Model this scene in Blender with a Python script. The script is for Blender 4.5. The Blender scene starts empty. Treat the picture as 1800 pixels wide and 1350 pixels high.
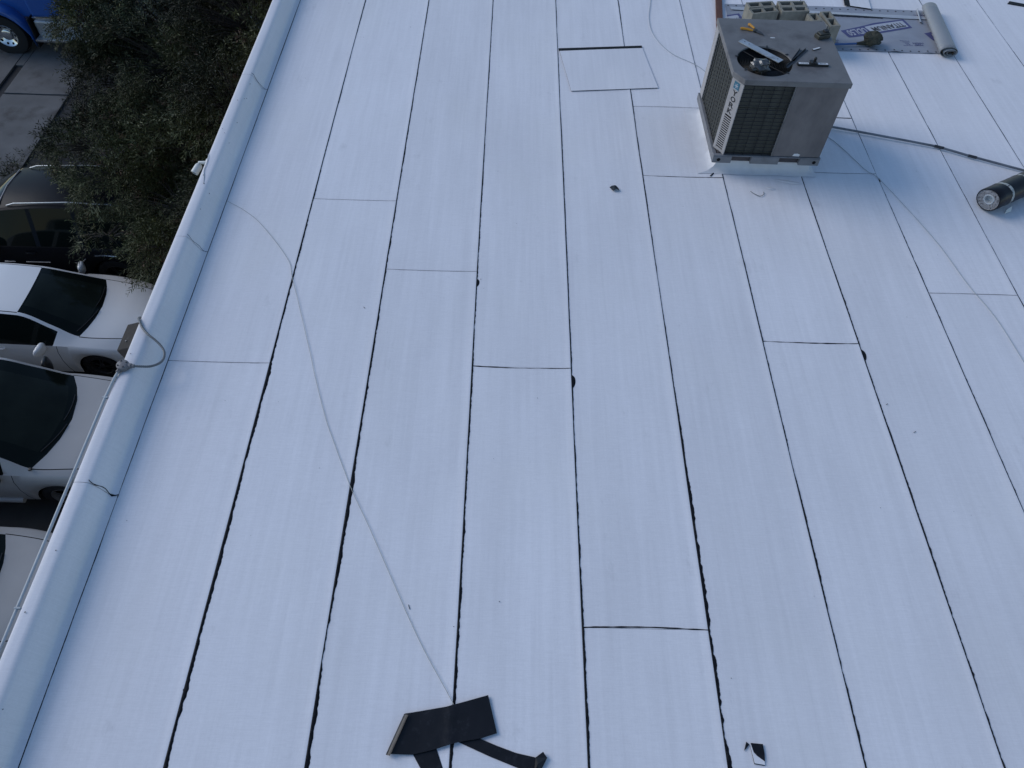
import bpy, bmesh, math, random
import numpy as np
from mathutils import Vector, Matrix, noise as mnoise

R = math.radians
scene = bpy.context.scene
col = scene.collection

# ------------------------------------------------------------------ camera
cam_d = bpy.data.cameras.new('camera')
cam = bpy.data.objects.new('camera', cam_d)
col.objects.link(cam)
scene.camera = cam
cam_d.sensor_width = 36.0
cam_d.lens = 26.0
cam_d.clip_start = 0.1
cam_d.clip_end = 2000
_p, _yaw, _roll = R(53.65018), R(-1.42069), R(2.721366)
_r = Vector((1, 0, 0)); _f = Vector((0, math.cos(_p), -math.sin(_p))); _u = Vector((0, math.sin(_p), math.cos(_p)))
_r2 = math.cos(_roll) * _r + math.sin(_roll) * _u
_u2 = -math.sin(_roll) * _r + math.cos(_roll) * _u
_Rz = Matrix.Rotation(_yaw, 3, 'Z')
_r2, _u2, _f = _Rz @ _r2, _Rz @ _u2, _Rz @ _f
_m = Matrix((_r2, _u2, -_f)).transposed().to_4x4()
_m.translation = (2.10528, 0.0, 5.37164)
cam.matrix_world = _m

# ------------------------------------------------------------------ world, sun, exposure
SUN_EL, SUN_AZ = 31.0, -70.0          # the veiled sun stands high to the left and beyond the roof
world = bpy.data.worlds.new('World')
scene.world = world
world.use_nodes = True
wn = world.node_tree
wn.nodes.clear()
sky = wn.nodes.new('ShaderNodeTexSky')
sky.sky_type = 'NISHITA'
sky.sun_disc = False
sky.sun_elevation = R(SUN_EL)
sky.sun_rotation = R(SUN_AZ)
sky.air_density = 1.15
sky.dust_density = 0.15
sky.ozone_density = 3.6
bg = wn.nodes.new('ShaderNodeBackground')
bg.inputs['Strength'].default_value = 0.125
wo = wn.nodes.new('ShaderNodeOutputWorld')
wn.links.new(sky.outputs[0], bg.inputs[0])
wn.links.new(bg.outputs[0], wo.inputs[0])
sun_d = bpy.data.lights.new('sun', 'SUN')
sun_d.energy = 1.35
sun_d.angle = R(34)
sun_d.color = (1.0, 0.965, 0.95)
sun = bpy.data.objects.new('sun', sun_d)
col.objects.link(sun)
# direction towards the sun: azimuth measured from +y towards +x
_az, _el = R(SUN_AZ), R(SUN_EL)
_to = Vector((math.sin(_az) * math.cos(_el), math.cos(_az) * math.cos(_el), math.sin(_el)))
sun.rotation_euler = _to.to_track_quat('Z', 'Y').to_euler()
scene.view_settings.view_transform = 'Standard'
scene.view_settings.look = 'None'
scene.view_settings.gamma = 1.0
scene.view_settings.exposure = 0.20
scene.view_settings.use_curve_mapping = False

random.seed(7)
rng = np.random.default_rng(11)
G = -5.5                                # the parking lot lies this far below the roof


# ------------------------------------------------------------------ materials
def new_mat(name):
    m = bpy.data.materials.new(name)
    m.use_nodes = True
    n = m.node_tree
    b = n.nodes['Principled BSDF']
    return m, n, b


def mat(name, c, rough=0.6, metal=0.0, spec=0.5, var=0.0, vscale=6.0, bump=0.0, bscale=60.0, coat=0.0,
        stain=None, rand=0.0, stretch=None):
    """Principled surface; var = amount of tonal noise, stain = (colour, scale, low, high)."""
    m, n, b = new_mat(name)
    b.inputs['Roughness'].default_value = rough
    b.inputs['Metallic'].default_value = metal
    b.inputs['Specular IOR Level'].default_value = spec
    b.inputs['Coat Weight'].default_value = coat
    b.inputs['Coat Roughness'].default_value = 0.06
    tc = n.nodes.new('ShaderNodeTexCoord')
    src = tc.outputs['Object']
    if stretch:
        mp = n.nodes.new('ShaderNodeMapping')
        mp.inputs['Scale'].default_value = stretch
        n.links.new(src, mp.inputs[0])
        src = mp.outputs[0]
    rgb = n.nodes.new('ShaderNodeRGB')
    rgb.outputs[0].default_value = (*c, 1)
    out = rgb.outputs[0]
    if stain:
        sc, ss, lo, hi = stain
        nz = n.nodes.new('ShaderNodeTexNoise')
        nz.inputs['Scale'].default_value = ss
        nz.inputs['Detail'].default_value = 7
        nz.inputs['Roughness'].default_value = 0.62
        n.links.new(src, nz.inputs['Vector'])
        mr = n.nodes.new('ShaderNodeMapRange')
        mr.inputs[1].default_value = lo
        mr.inputs[2].default_value = hi
        n.links.new(nz.outputs[0], mr.inputs[0])
        mx = n.nodes.new('ShaderNodeMix')
        mx.data_type = 'RGBA'
        n.links.new(mr.outputs[0], mx.inputs[0])
        n.links.new(out, mx.inputs[6])
        mx.inputs[7].default_value = (*sc, 1)
        out = mx.outputs[2]
    if var or rand:
        hs = n.nodes.new('ShaderNodeHueSaturation')
        n.links.new(out, hs.inputs['Color'])
        val = None
        if var:
            nz = n.nodes.new('ShaderNodeTexNoise')
            nz.inputs['Scale'].default_value = vscale
            nz.inputs['Detail'].default_value = 6
            n.links.new(src, nz.inputs['Vector'])
            mr = n.nodes.new('ShaderNodeMapRange')
            mr.inputs[1].default_value = 0.25
            mr.inputs[2].default_value = 0.75
            mr.inputs[3].default_value = 1 - var
            mr.inputs[4].default_value = 1 + var
            n.links.new(nz.outputs[0], mr.inputs[0])
            val = mr.outputs[0]
        if rand:
            oi = n.nodes.new('ShaderNodeObjectInfo')
            mr2 = n.nodes.new('ShaderNodeMapRange')
            mr2.inputs[3].default_value = 1 - rand
            mr2.inputs[4].default_value = 1 + rand
            n.links.new(oi.outputs['Random'], mr2.inputs[0])
            if val is None:
                val = mr2.outputs[0]
            else:
                mu = n.nodes.new('ShaderNodeMath')
                mu.operation = 'MULTIPLY'
                n.links.new(val, mu.inputs[0])
                n.links.new(mr2.outputs[0], mu.inputs[1])
                val = mu.outputs[0]
        n.links.new(val, hs.inputs['Value'])
        out = hs.outputs[0]
    n.links.new(out, b.inputs['Base Color'])
    if bump:
        nb = n.nodes.new('ShaderNodeTexNoise')
        nb.inputs['Scale'].default_value = bscale
        nb.inputs['Detail'].default_value = 5
        n.links.new(src, nb.inputs['Vector'])
        bp = n.nodes.new('ShaderNodeBump')
        bp.inputs['Strength'].default_value = bump
        bp.inputs['Distance'].default_value = 0.01
        n.links.new(nb.outputs[0], bp.inputs['Height'])
        n.links.new(bp.outputs[0], b.inputs['Normal'])
    return m


def membrane_mat(name, base):
    """White reinforced roofing sheet: woven scrim, long faint streaks, broad blotches, a little dirt."""
    m, n, b = new_mat(name)
    L = n.links
    b.inputs['Roughness'].default_value = 0.62
    b.inputs['Specular IOR Level'].default_value = 0.3
    tc = n.nodes.new('ShaderNodeTexCoord')

    def nz(scale, stretch, detail=4, rough=0.55):
        mp = n.nodes.new('ShaderNodeMapping')
        mp.inputs['Scale'].default_value = stretch
        L.new(tc.outputs['Object'], mp.inputs[0])
        t = n.nodes.new('ShaderNodeTexNoise')
        t.inputs['Scale'].default_value = scale
        t.inputs['Detail'].default_value = detail
        t.inputs['Roughness'].default_value = rough
        L.new(mp.outputs[0], t.inputs['Vector'])
        return t.outputs[0]

    def rng_(v, lo, hi, a, c):
        r = n.nodes.new('ShaderNodeMapRange')
        r.inputs[1].default_value, r.inputs[2].default_value = lo, hi
        r.inputs[3].default_value, r.inputs[4].default_value = a, c
        L.new(v, r.inputs[0])
        return r.outputs[0]

    def mul(a, c):
        q = n.nodes.new('ShaderNodeMath')
        q.operation = 'MULTIPLY'
        L.new(a, q.inputs[0]); L.new(c, q.inputs[1])
        return q.outputs[0]
    v = rng_(nz(1.0, (0.9, 0.45, 1), 5), 0.3, 0.7, 0.945, 1.035)          # broad blotches
    v = mul(v, rng_(nz(1.0, (26, 0.9, 1), 5), 0.28, 0.72, 0.955, 1.035))     # streaks along the roll
    v = mul(v, rng_(nz(1.0, (7, 0.5, 1), 6, 0.65), 0.3, 0.7, 0.965, 1.025))
    v = mul(v, rng_(nz(1.0, (14, 150, 1), 3), 0.3, 0.7, 0.965, 1.03))       # scrim across the roll
    v = mul(v, rng_(nz(1.0, (170, 60, 1), 2), 0.3, 0.7, 0.975, 1.02))
    smudge = rng_(nz(3.1, (1.0, 0.5, 1), 8, 0.7), 0.62, 0.80, 1.0, 0.80)     # sparse smudges
    v = mul(v, smudge)
    oi = n.nodes.new('ShaderNodeObjectInfo')
    v = mul(v, rng_(oi.outputs['Random'], 0, 1, 0.962, 1.025))
    hs = n.nodes.new('ShaderNodeHueSaturation')
    hs.inputs['Color'].default_value = (*base, 1)
    L.new(v, hs.inputs['Value'])
    # faint warm dirt
    mx = n.nodes.new('ShaderNodeMix')
    mx.data_type = 'RGBA'
    L.new(rng_(nz(0.8, (1, 1, 1), 6, 0.6), 0.52, 0.75, 0.0, 0.22), mx.inputs[0])
    L.new(hs.outputs[0], mx.inputs[6])
    mx.inputs[7].default_value = (base[0] * 0.97, base[1] * 0.97, base[2] * 0.90, 1)
    L.new(mx.outputs[2], b.inputs['Base Color'])
    bp = n.nodes.new('ShaderNodeBump')
    bp.inputs['Strength'].default_value = 0.25
    bp.inputs['Distance'].default_value = 0.004
    L.new(nz(1.0, (5, 2.2, 1), 6, 0.6), bp.inputs['Height'])
    bp2 = n.nodes.new('ShaderNodeBump')
    bp2.inputs['Strength'].default_value = 0.25
    bp2.inputs['Distance'].default_value = 0.001
    L.new(nz(1.0, (90, 190, 1), 2), bp2.inputs['Height'])
    L.new(bp.outputs[0], bp2.inputs['Normal'])
    L.new(bp2.outputs[0], b.inputs['Normal'])
    return m


M = {}
M['membrane'] = membrane_mat('white_membrane', (0.765, 0.742, 0.752))
M['flashing'] = membrane_mat('white_flashing', (0.72, 0.70, 0.72))
M['coating'] = mat('white_coating', (0.645, 0.628, 0.638), 0.5, var=0.06, vscale=9, bump=0.3, bscale=14)
M['bitumen'] = mat('bitumen', (0.008, 0.0085, 0.011), 0.5, spec=0.12, var=0.3, vscale=30, bump=0.6, bscale=45)
M['bitumen_film'] = mat('bitumen_film', (0.009, 0.0085, 0.010), 0.36, spec=0.36, var=0.25, vscale=7, bump=0.35, bscale=9, stain=((0.022, 0.022, 0.025), 22, 0.56, 0.75))
M['stucco'] = mat('stucco', (0.42, 0.40, 0.36), 0.9, var=0.1, vscale=2, bump=0.4, bscale=50)
M['asphalt'] = mat('asphalt', (0.040, 0.041, 0.043), 0.92, spec=0.2, var=0.25, vscale=1.3, bump=0.5, bscale=120,
                   stain=((0.02, 0.02, 0.021), 0.7, 0.5, 0.75))
M['concrete'] = mat('old_concrete', (0.125, 0.125, 0.126), 0.9, spec=0.2, var=0.2, vscale=1.6, bump=0.3, bscale=70, rand=0.08,
                    stain=((0.055, 0.052, 0.05), 1.1, 0.52, 0.72))
M['soil'] = mat('soil', (0.045, 0.038, 0.03), 0.95, spec=0.1, var=0.3, vscale=9, bump=0.8, bscale=40)
M['ac_top'] = mat('grey_paint_dusty', (0.155, 0.150, 0.148), 0.55, spec=0.4, var=0.12, vscale=5, bump=0.08, bscale=9,
                  stain=((0.088, 0.082, 0.082), 3.2, 0.5, 0.72))
M['ac_panel'] = mat('grey_paint', (0.158, 0.142, 0.138), 0.5, spec=0.4, var=0.14, vscale=3, bump=0.05, bscale=6,
                    stain=((0.085, 0.078, 0.08), 2.6, 0.46, 0.72), stretch=(1, 1, 0.5))
M['ac_post'] = mat('pale_grey_paint', (0.34, 0.32, 0.312), 0.5, spec=0.4, var=0.1, vscale=8)
M['ac_rail'] = mat('weathered_rail', (0.17, 0.17, 0.18), 0.6, var=0.2, vscale=9, stain=((0.10, 0.07, 0.05), 8, 0.58, 0.75))
M['coil'] = mat('coil_fins', (0.060, 0.062, 0.052), 0.6, metal=0.3, var=0.35, vscale=7, bump=0.5, bscale=160, stretch=(1, 1, 0.12))
M['wire'] = mat('wire_black', (0.008, 0.008, 0.009), 0.5)
M['wire_left'] = mat('wire_dark_grey', (0.013, 0.013, 0.014), 0.5)
M['black'] = mat('black_void', (0.006, 0.006, 0.006), 0.8, spec=0.2)
M['plastic'] = mat('black_plastic', (0.012, 0.012, 0.013), 0.45, var=0.2, vscale=12)
M['copper'] = mat('motor_brown', (0.06, 0.045, 0.03), 0.5, metal=0.4, var=0.3, vscale=20)
M['ink'] = mat('black_ink', (0.012, 0.012, 0.014), 0.6)
M['teal'] = mat('teal_badge', (0.03, 0.13, 0.19), 0.4)
M['sticker'] = mat('white_sticker', (0.62, 0.62, 0.62), 0.6, var=0.1, vscale=30)
M['block'] = mat('cinder_block', (0.255, 0.242, 0.205), 0.95, spec=0.15, var=0.18, vscale=14, bump=0.7, bscale=110, rand=0.1)
M['galv'] = mat('galvanised', (0.40, 0.42, 0.44), 0.42, metal=0.55, var=0.15, vscale=9)
M['alu'] = mat('aluminium', (0.46, 0.48, 0.50), 0.38, metal=0.6, var=0.12, vscale=14, stain=((0.3, 0.3, 0.31), 9, 0.5, 0.7))
M['pipe_old'] = mat('aged_conduit', (0.16, 0.175, 0.20), 0.5, metal=0.3, var=0.35, vscale=5)
M['flex'] = mat('flex_conduit', (0.13, 0.135, 0.14), 0.5, metal=0.2, var=0.1, vscale=20)
M['cast'] = mat('cast_box', (0.17, 0.165, 0.17), 0.6, metal=0.3, var=0.25, vscale=30, bump=0.4, bscale=60)
M['conduit_white'] = mat('painted_conduit', (0.40, 0.42, 0.43), 0.5, var=0.12, vscale=12)
M['rust_box'] = mat('brown_enamel', (0.034, 0.029, 0.027), 0.75, metal=0.0, spec=0.25, var=0.2, vscale=10, stain=((0.06, 0.055, 0.05), 14, 0.58, 0.72))
M['rust_dark'] = mat('brown_enamel_dark', (0.05, 0.042, 0.045), 0.6, var=0.2, vscale=10)
M['lens'] = mat('lamp_lens', (0.25, 0.25, 0.24), 0.15)
M['white_plastic'] = mat('white_plastic', (0.62, 0.62, 0.58), 0.4, var=0.05, vscale=30)
M['cord'] = mat('tan_cord', (0.40, 0.39, 0.35), 0.9, var=0.2, vscale=40)
M['wire_grey'] = mat('grey_wire', (0.34, 0.36, 0.38), 0.7)
M['lumber'] = mat('stained_lumber', (0.105, 0.038, 0.025), 0.8, var=0.3, vscale=4, stretch=(9, 1, 9), bump=0.3)
M['underlay'] = mat('underlay_grey', (0.285, 0.295, 0.33), 0.5, spec=0.4, var=0.1, vscale=4, bump=0.25, bscale=7)
M['underlay_edge'] = mat('underlay_edge_band', (0.40, 0.42, 0.45), 0.5, var=0.08, vscale=6)
M['underlay_back'] = mat('underlay_back', (0.25, 0.26, 0.27), 0.5, var=0.08, vscale=3, bump=0.2, bscale=5)
M['cardboard'] = mat('brown_core', (0.16, 0.13, 0.10), 0.9, var=0.2, vscale=10)
M['print_blue'] = mat('print_blue', (0.065, 0.068, 0.175), 0.6, var=0.1, vscale=10)
M['print_pale'] = mat('print_pale', (0.42, 0.43, 0.47), 0.55)
M['print_black'] = mat('print_black', (0.02, 0.02, 0.028), 0.6)
M['roll_film'] = mat('roll_black', (0.009, 0.009, 0.012), 0.34, spec=0.22, var=0.2, vscale=6, bump=0.12, bscale=9)
M['roll_end'] = mat('roll_end_dusty', (0.25, 0.245, 0.255), 0.95, var=0.45, vscale=40, bump=0.8, bscale=80,
                    stain=((0.05, 0.05, 0.055), 34, 0.52, 0.62))
M['roll_band'] = mat('roll_tape_band', (0.36, 0.37, 0.35), 0.5, stain=((0.05, 0.05, 0.05), 26, 0.5, 0.58))
M['core_pale'] = mat('core_pale', (0.42, 0.44, 0.46), 0.8, var=0.15, vscale=20)
M['blue_handle'] = mat('blue_handle', (0.035, 0.10, 0.28), 0.45, var=0.2, vscale=12)
M['tar'] = mat('tarry_olive', (0.032, 0.034, 0.022), 0.8, var=0.5, vscale=24, bump=1.0, bscale=40)
M['orange'] = mat('orange_grip', (0.52, 0.235, 0.02), 0.5, var=0.15, vscale=30)
M['tool_steel'] = mat('dark_tool_steel', (0.07, 0.07, 0.075), 0.4, metal=0.7, var=0.2, vscale=20)
M['tool_green'] = mat('dark_olive_tool', (0.035, 0.034, 0.026), 0.5, var=0.35, vscale=30)
M['foil'] = mat('crumpled_foil', (0.085, 0.088, 0.088), 0.22, metal=0.35, var=0.5, vscale=18)
M['bark'] = mat('bark', (0.055, 0.042, 0.032), 0.95, var=0.3, vscale=12, bump=0.9, bscale=30)
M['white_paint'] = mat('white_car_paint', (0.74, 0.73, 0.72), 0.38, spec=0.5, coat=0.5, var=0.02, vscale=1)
M['white_paint_old'] = mat('white_truck_paint', (0.36, 0.352, 0.35), 0.45, spec=0.45, coat=0.3, var=0.04, vscale=2)  # white greyed in the colour itself to stand for shade on the SUV
M['white_paint_dull'] = mat('white_shaded_paint', (0.35, 0.345, 0.342), 0.5, spec=0.45, coat=0.2, var=0.05, vscale=2)  # also a white paint, darkened to carry the shade on the near car
M['dark_paint'] = mat('black_car_paint', (0.010, 0.011, 0.014), 0.30, spec=0.06)
M['blue_paint'] = mat('blue_truck_paint', (0.018, 0.095, 0.36), 0.3, spec=0.5, coat=0.5, var=0.04, vscale=2)
M['glass'] = mat('tinted_glass', (0.006, 0.009, 0.008), 0.06, spec=0.12)
M['screen'] = mat('screen_glass', (0.012, 0.016, 0.013), 0.06, spec=0.14, var=0.35, vscale=2.2)
M['gap'] = mat('shut_gap', (0.006, 0.006, 0.007), 0.8, spec=0.1)
M['tyre'] = mat('tyre_rubber', (0.012, 0.012, 0.013), 0.85, bump=0.3, bscale=30)
M['rim'] = mat('wheel_alloy', (0.30, 0.30, 0.31), 0.35, metal=0.7)
M['rim_dark'] = mat('wheel_alloy_dark', (0.05, 0.05, 0.052), 0.4, metal=0.6)
M['chrome'] = mat('chrome', (0.62, 0.63, 0.65), 0.18, metal=0.9)
M['tail'] = mat('red_lens', (0.25, 0.012, 0.012), 0.2)
M['amber'] = mat('amber_lens', (0.55, 0.16, 0.02), 0.25)
M['headlight'] = mat('headlight_lens', (0.35, 0.36, 0.37), 0.1, spec=0.6)
M['speck'] = mat('roof_speck', (0.03, 0.032, 0.04), 0.9)


def leaf_mat(name):
    m, n, b = new_mat(name)
    a = n.nodes.new('ShaderNodeAttribute')
    a.attribute_name = 'tint'
    n.links.new(a.outputs['Color'], b.inputs['Base Color'])
    b.inputs['Roughness'].default_value = 0.6
    b.inputs['Specular IOR Level'].default_value = 0.25
    return m


M['leaf'] = leaf_mat('narrow_leaves')


# ------------------------------------------------------------------ mesh helpers
class MB:
    def __init__(self):
        self.v, self.f, self.mi = [], [], []

    def add(self, verts, faces, mi=0):
        o = len(self.v)
        self.v += [tuple(p) for p in verts]
        self.f += [tuple(i + o for i in f) for f in faces]
        self.mi += [mi] * len(faces)
        return self

    def box(self, x0, x1, y0, y1, z0, z1, mi=0, T=None):
        vs = [(x, y, z) for z in (z0, z1) for y in (y0, y1) for x in (x0, x1)]
        if T is not None:
            vs = [T @ Vector(p) for p in vs]
        return self.add(vs, [(0, 2, 3, 1), (4, 5, 7, 6), (0, 1, 5, 4), (2, 6, 7, 3), (0, 4, 6, 2), (1, 3, 7, 5)], mi)

    def prism(self, poly, z0, z1, mi=0, T=None):
        n = len(poly)
        vs = [(x, y, z0) for x, y in poly] + [(x, y, z1) for x, y in poly]
        if T is not None:
            vs = [T @ Vector(p) for p in vs]
        fs = [tuple(range(n - 1, -1, -1)), tuple(range(n, 2 * n))]
        fs += [(i, (i + 1) % n, n + (i + 1) % n, n + i) for i in range(n)]
        return self.add(vs, fs, mi)

    def tube(self, pts, r, seg=8, mi=0, caps=True):
        pts = [Vector(p) for p in pts]
        rad = r if hasattr(r, '__len__') else [r] * len(pts)
        rings = []
        up = Vector((0, 0, 1))
        prev = None
        for i, p in enumerate(pts):
            a = pts[max(i - 1, 0)]; c = pts[min(i + 1, len(pts) - 1)]
            d = (c - a).normalized()
            if prev is None:
                h = up if abs(d.z) < 0.9 else Vector((1, 0, 0))
                s = d.cross(h).normalized()
            else:
                s = (prev - d * prev.dot(d)).normalized()
            prev = s
            t = s.cross(d)
            rings.append([p + (s * math.cos(2 * math.pi * k / seg) + t * math.sin(2 * math.pi * k / seg)) * rad[i] for k in range(seg)])
        vs = [q for rg in rings for q in rg]
        fs = []
        for i in range(len(pts) - 1):
            for k in range(seg):
                k2 = (k + 1) % seg
                fs.append((i * seg + k, (i + 1) * seg + k, (i + 1) * seg + k2, i * seg + k2))
        if caps:
            fs.append(tuple(range(seg)))
            fs.append(tuple(range(len(vs) - 1, len(vs) - seg - 1, -1)))
        return self.add(vs, fs, mi)

    def lathe(self, prof, seg=24, T=None, mi=0):
        """prof: (radius, height) points turned about the local z axis."""
        vs, fs = [], []
        for r, z in prof:
            for k in range(seg):
                a = 2 * math.pi * k / seg
                vs.append((r * math.cos(a), r * math.sin(a), z))
        if T is not None:
            vs = [T @ Vector(p) for p in vs]
        for i in range(len(prof) - 1):
            for k in range(seg):
                k2 = (k + 1) % seg
                fs.append((i * seg + k, i * seg + k2, (i + 1) * seg + k2, (i + 1) * seg + k))
        return self.add(vs, fs, mi)

    def grid(self, rows, mi=0):
        """rows: equal-length lists of points."""
        n = len(rows[0])
        vs = [p for r in rows for p in r]
        fs = [(i * n + j, i * n + j + 1, (i + 1) * n + j + 1, (i + 1) * n + j) for i in range(len(rows) - 1) for j in range(n - 1)]
        return self.add(vs, fs, mi)

    def build(self, name, mats, parent=None, smooth=False, bevel=0.0, off=None, segs=2):
        me = bpy.data.meshes.new(name)
        vs = self.v
        if off is not None:
            vs = [(p[0] - off[0], p[1] - off[1], p[2] - off[2]) for p in vs]
        me.from_pydata(vs, [], self.f)
        mats = mats if isinstance(mats, (list, tuple)) else [mats]
        for m in mats:
            me.materials.append(m)
        if len(mats) > 1:
            me.polygons.foreach_set('material_index', self.mi)
        me.update()
        bm = bmesh.new()
        bm.from_mesh(me)
        bmesh.ops.recalc_face_normals(bm, faces=bm.faces)
        bm.to_mesh(me)
        bm.free()
        if smooth:
            me.polygons.foreach_set('use_smooth', [True] * len(me.polygons))
            if hasattr(me, 'set_sharp_from_angle'):
                me.set_sharp_from_angle(angle=R(42))
        o = bpy.data.objects.new(name, me)
        col.objects.link(o)
        if parent is not None:
            o.parent = parent
        if bevel:
            b = o.modifiers.new('bevel', 'BEVEL')
            b.width = bevel
            b.segments = segs
            b.limit_method = 'ANGLE'
            b.angle_limit = R(40)
        return o


def tag(o, label=None, cat=None, group=None, kind=None):
    for k, v in (('label', label), ('category', cat), ('group', group), ('kind', kind)):
        if v:
            o[k] = v
    return o


def empty(name, loc, label, cat, group=None, rz=0.0):
    o = bpy.data.objects.new(name, None)
    o.empty_display_size = 0.2
    col.objects.link(o)
    o.location = loc
    o.rotation_euler = (0, 0, rz)
    return tag(o, label, cat, group)


def copy_tree(o, parent=None):
    c = o.copy()
    col.objects.link(c)
    c.parent = parent
    for ch in list(o.children):
        copy_tree(ch, c)
    return c


def smooth_path(pts, n=8):
    """Catmull-Rom through pts."""
    P = [Vector(p) for p in pts]
    P = [P[0] * 2 - P[1]] + P + [P[-1] * 2 - P[-2]]
    out = []
    for i in range(1, len(P) - 2):
        for k in range(n):
            t = k / n
            a, b, c, d = P[i - 1], P[i], P[i + 1], P[i + 2]
            out.append(0.5 * ((2 * b) + (c - a) * t + (2 * a - 5 * b + 4 * c - d) * t * t + (3 * b - a - 3 * c + d) * t ** 3))
    out.append(P[-2])
    return out


_text_cache = {}


def text_geo(s, bold=0.0):
    """Letter faces scaled so that the text fills the unit square."""
    key = (s, bold)
    if key in _text_cache:
        return _text_cache[key]
    cu = bpy.data.curves.new('lettering', 'FONT')
    cu.body = s
    cu.size = 1
    cu.offset = bold
    cu.resolution_u = 3
    o = bpy.data.objects.new('lettering', cu)
    col.objects.link(o)
    bpy.context.view_layer.update()
    me = bpy.data.meshes.new_from_object(o.evaluated_get(bpy.context.evaluated_depsgraph_get()))
    vs = np.array([v.co[:] for v in me.vertices])
    fs = [tuple(p.vertices) for p in me.polygons]
    bpy.data.objects.remove(o)
    bpy.data.curves.remove(cu)
    bpy.data.meshes.remove(me)
    mn, mx = vs.min(0), vs.max(0)
    vs = (vs[:, :2] - mn[:2]) / (mx[:2] - mn[:2])
    _text_cache[key] = (vs, fs)
    return vs, fs


def fbm(x, y, z=0.0):
    return mnoise.fractal(Vector((x, y, z)), 1.0, 2.0, 4)


# ================================================================== THE SETTING
mb = MB()
mb.add([(-400, -400, G), (400, -400, G), (400, 400, G), (-400, 400, G)], [(0, 1, 2, 3)])
ground = tag(mb.build('ground', M['asphalt']), kind='structure')

# concrete drive, laid in slabs with open joints
drive = bpy.data.objects.new('concrete_drive', None)
col.objects.link(drive)
drive.location = (-10, 16, G)
drive['kind'] = 'structure'
xs = [(-10.40, -8.80), (-13.6, -10.62), (-16.8, -13.64), (-20, -16.84)]
ys = [(13.35, 16.44), (16.47, 19.5), (19.53, 22.6), (10.3, 13.32), (22.63, 25.7)]
for i, (a, b) in enumerate(xs):
    for j, (c, d) in enumerate(ys):
        mb = MB()
        e = 0.008
        z = 0.05 + random.uniform(-0.004, 0.004)
        nx = [(a + e) + (b - a - 2 * e) * k / 8 for k in range(9)]
        top = [(x, c + e + random.uniform(0, .012), z) for x in nx] + [(x, d - e - random.uniform(0, .012), z) for x in nx[::-1]]
        n = len(top)
        mb.prism([(p[0] + 10, p[1] - 16) for p in top], 0.002, z)
        mb.build('concrete_slab', M['concrete'], drive, bevel=0.006)

mb = MB()
mb.box(-.612, -.408, 1.72, 9.6, .002, .046)
mb.build('concrete_slab', M['concrete'], drive, bevel=.006)

# planting bed against the wall, under the tree
mb = MB()
mb.box(-3.9, -1.21, 11.9, 15.6, G - 0.1, G + 0.06)
tag(mb.build('planting_bed', M['soil']), kind='structure')

# ================================================================== THE BUILDING
YB0, YB1, XB1 = -6.0, 21.0, 17.5
bld = empty('building', (0, 0, G), 'flat roofed building covered in white membrane strips with black bitumen seams', 'building')
BO = (0, 0, G)
mb = MB()
mb.box(-1.195, XB1, YB0, YB1, G, -0.02)
mb.box(-1.195, -1.10, YB0, YB1, -0.02, 0.180)
mb.build('wall', M['stucco'], bld, off=BO)
mb = MB()
mb.box(-1.0, XB1 - 0.05, YB0 + .05, YB1 - .05, -0.019, -0.006)
mb.build('roof_deck', M['bitumen'], bld, off=BO)

SX = {0: -0.925}
for i, v in enumerate([-0.006, 0.901, 1.830, 2.740, 3.661, 4.579, 5.506, 6.400, 7.317, 8.224, 9.118]):
    SX[i + 1] = v
for i in range(12, 21):
    SX[i] = 9.118 + 0.914 * (i - 11)
wander = {i: (random.uniform(0, 50), random.uniform(0.004, 0.010)) for i in SX}


def seam_x(i, y):
    s, a = wander[i]
    return SX[i] + a * mnoise.noise(Vector((y * 0.25, s, 0.3))) + 0.0022 * mnoise.noise(Vector((y * 2.3, s, 4.0)))


# widths of bitumen showing at a seam: (near, middle, far)
SW = {0: (.006, .005, .005), 1: (.027, .023, .010), 2: (.024, .021, .013), 3: (.023, .023, .012), 4: (.019, .013, .011), 5: (.034, .013, .012),
      6: (.019, .013, .011), 7: (.024, .020, .010), 8: (.012, .017, .010), 9: (.011, .010, .011), 10: (.012, .012, .012), 11: (.013, .013, .012)}
BLOBS = {1: [(4.04, .035, .10)], 2: [(3.89, .025, .05)], 3: [(5.25, .034, .11), (4.13, .016, .03)], 4: [(4.07, .040, .15), (1.54, .016, .06), (2.2, .010, .05)],
         5: [(1.60, .024, .07), (1.35, .022, .05), (6.0, .01, .05)], 7: [(4.47, .040, .14)], 8: [(7.07, .028, .09)]}
# end laps: strip index -> y positions with bitumen width
LAPS = {0: [(4.11, .006)], 1: [(6.39, .003)], 2: [(5.35, .004)], 3: [(4.145, .010)], 4: [(1.77, .012)], 5: [(6.97, .012), (8.33, .004)],
        6: [(4.54, .018)], 7: [(7.13, .006), (8.22, .013)], 8: [(5.24, .006)], 9: [(2.6, .008), (12.4, .01)], 10: [(13.9, .006)], 11: [(5.8, .008)]}
for i in range(12, 20):
    LAPS[i] = [(random.uniform(3, 15), .008)]
for i in range(0, 9):
    LAPS[i].append((random.uniform(13.5, 17.5), .008))
    LAPS[i].append((random.uniform(-3.5, -1.0), .008))

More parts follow.
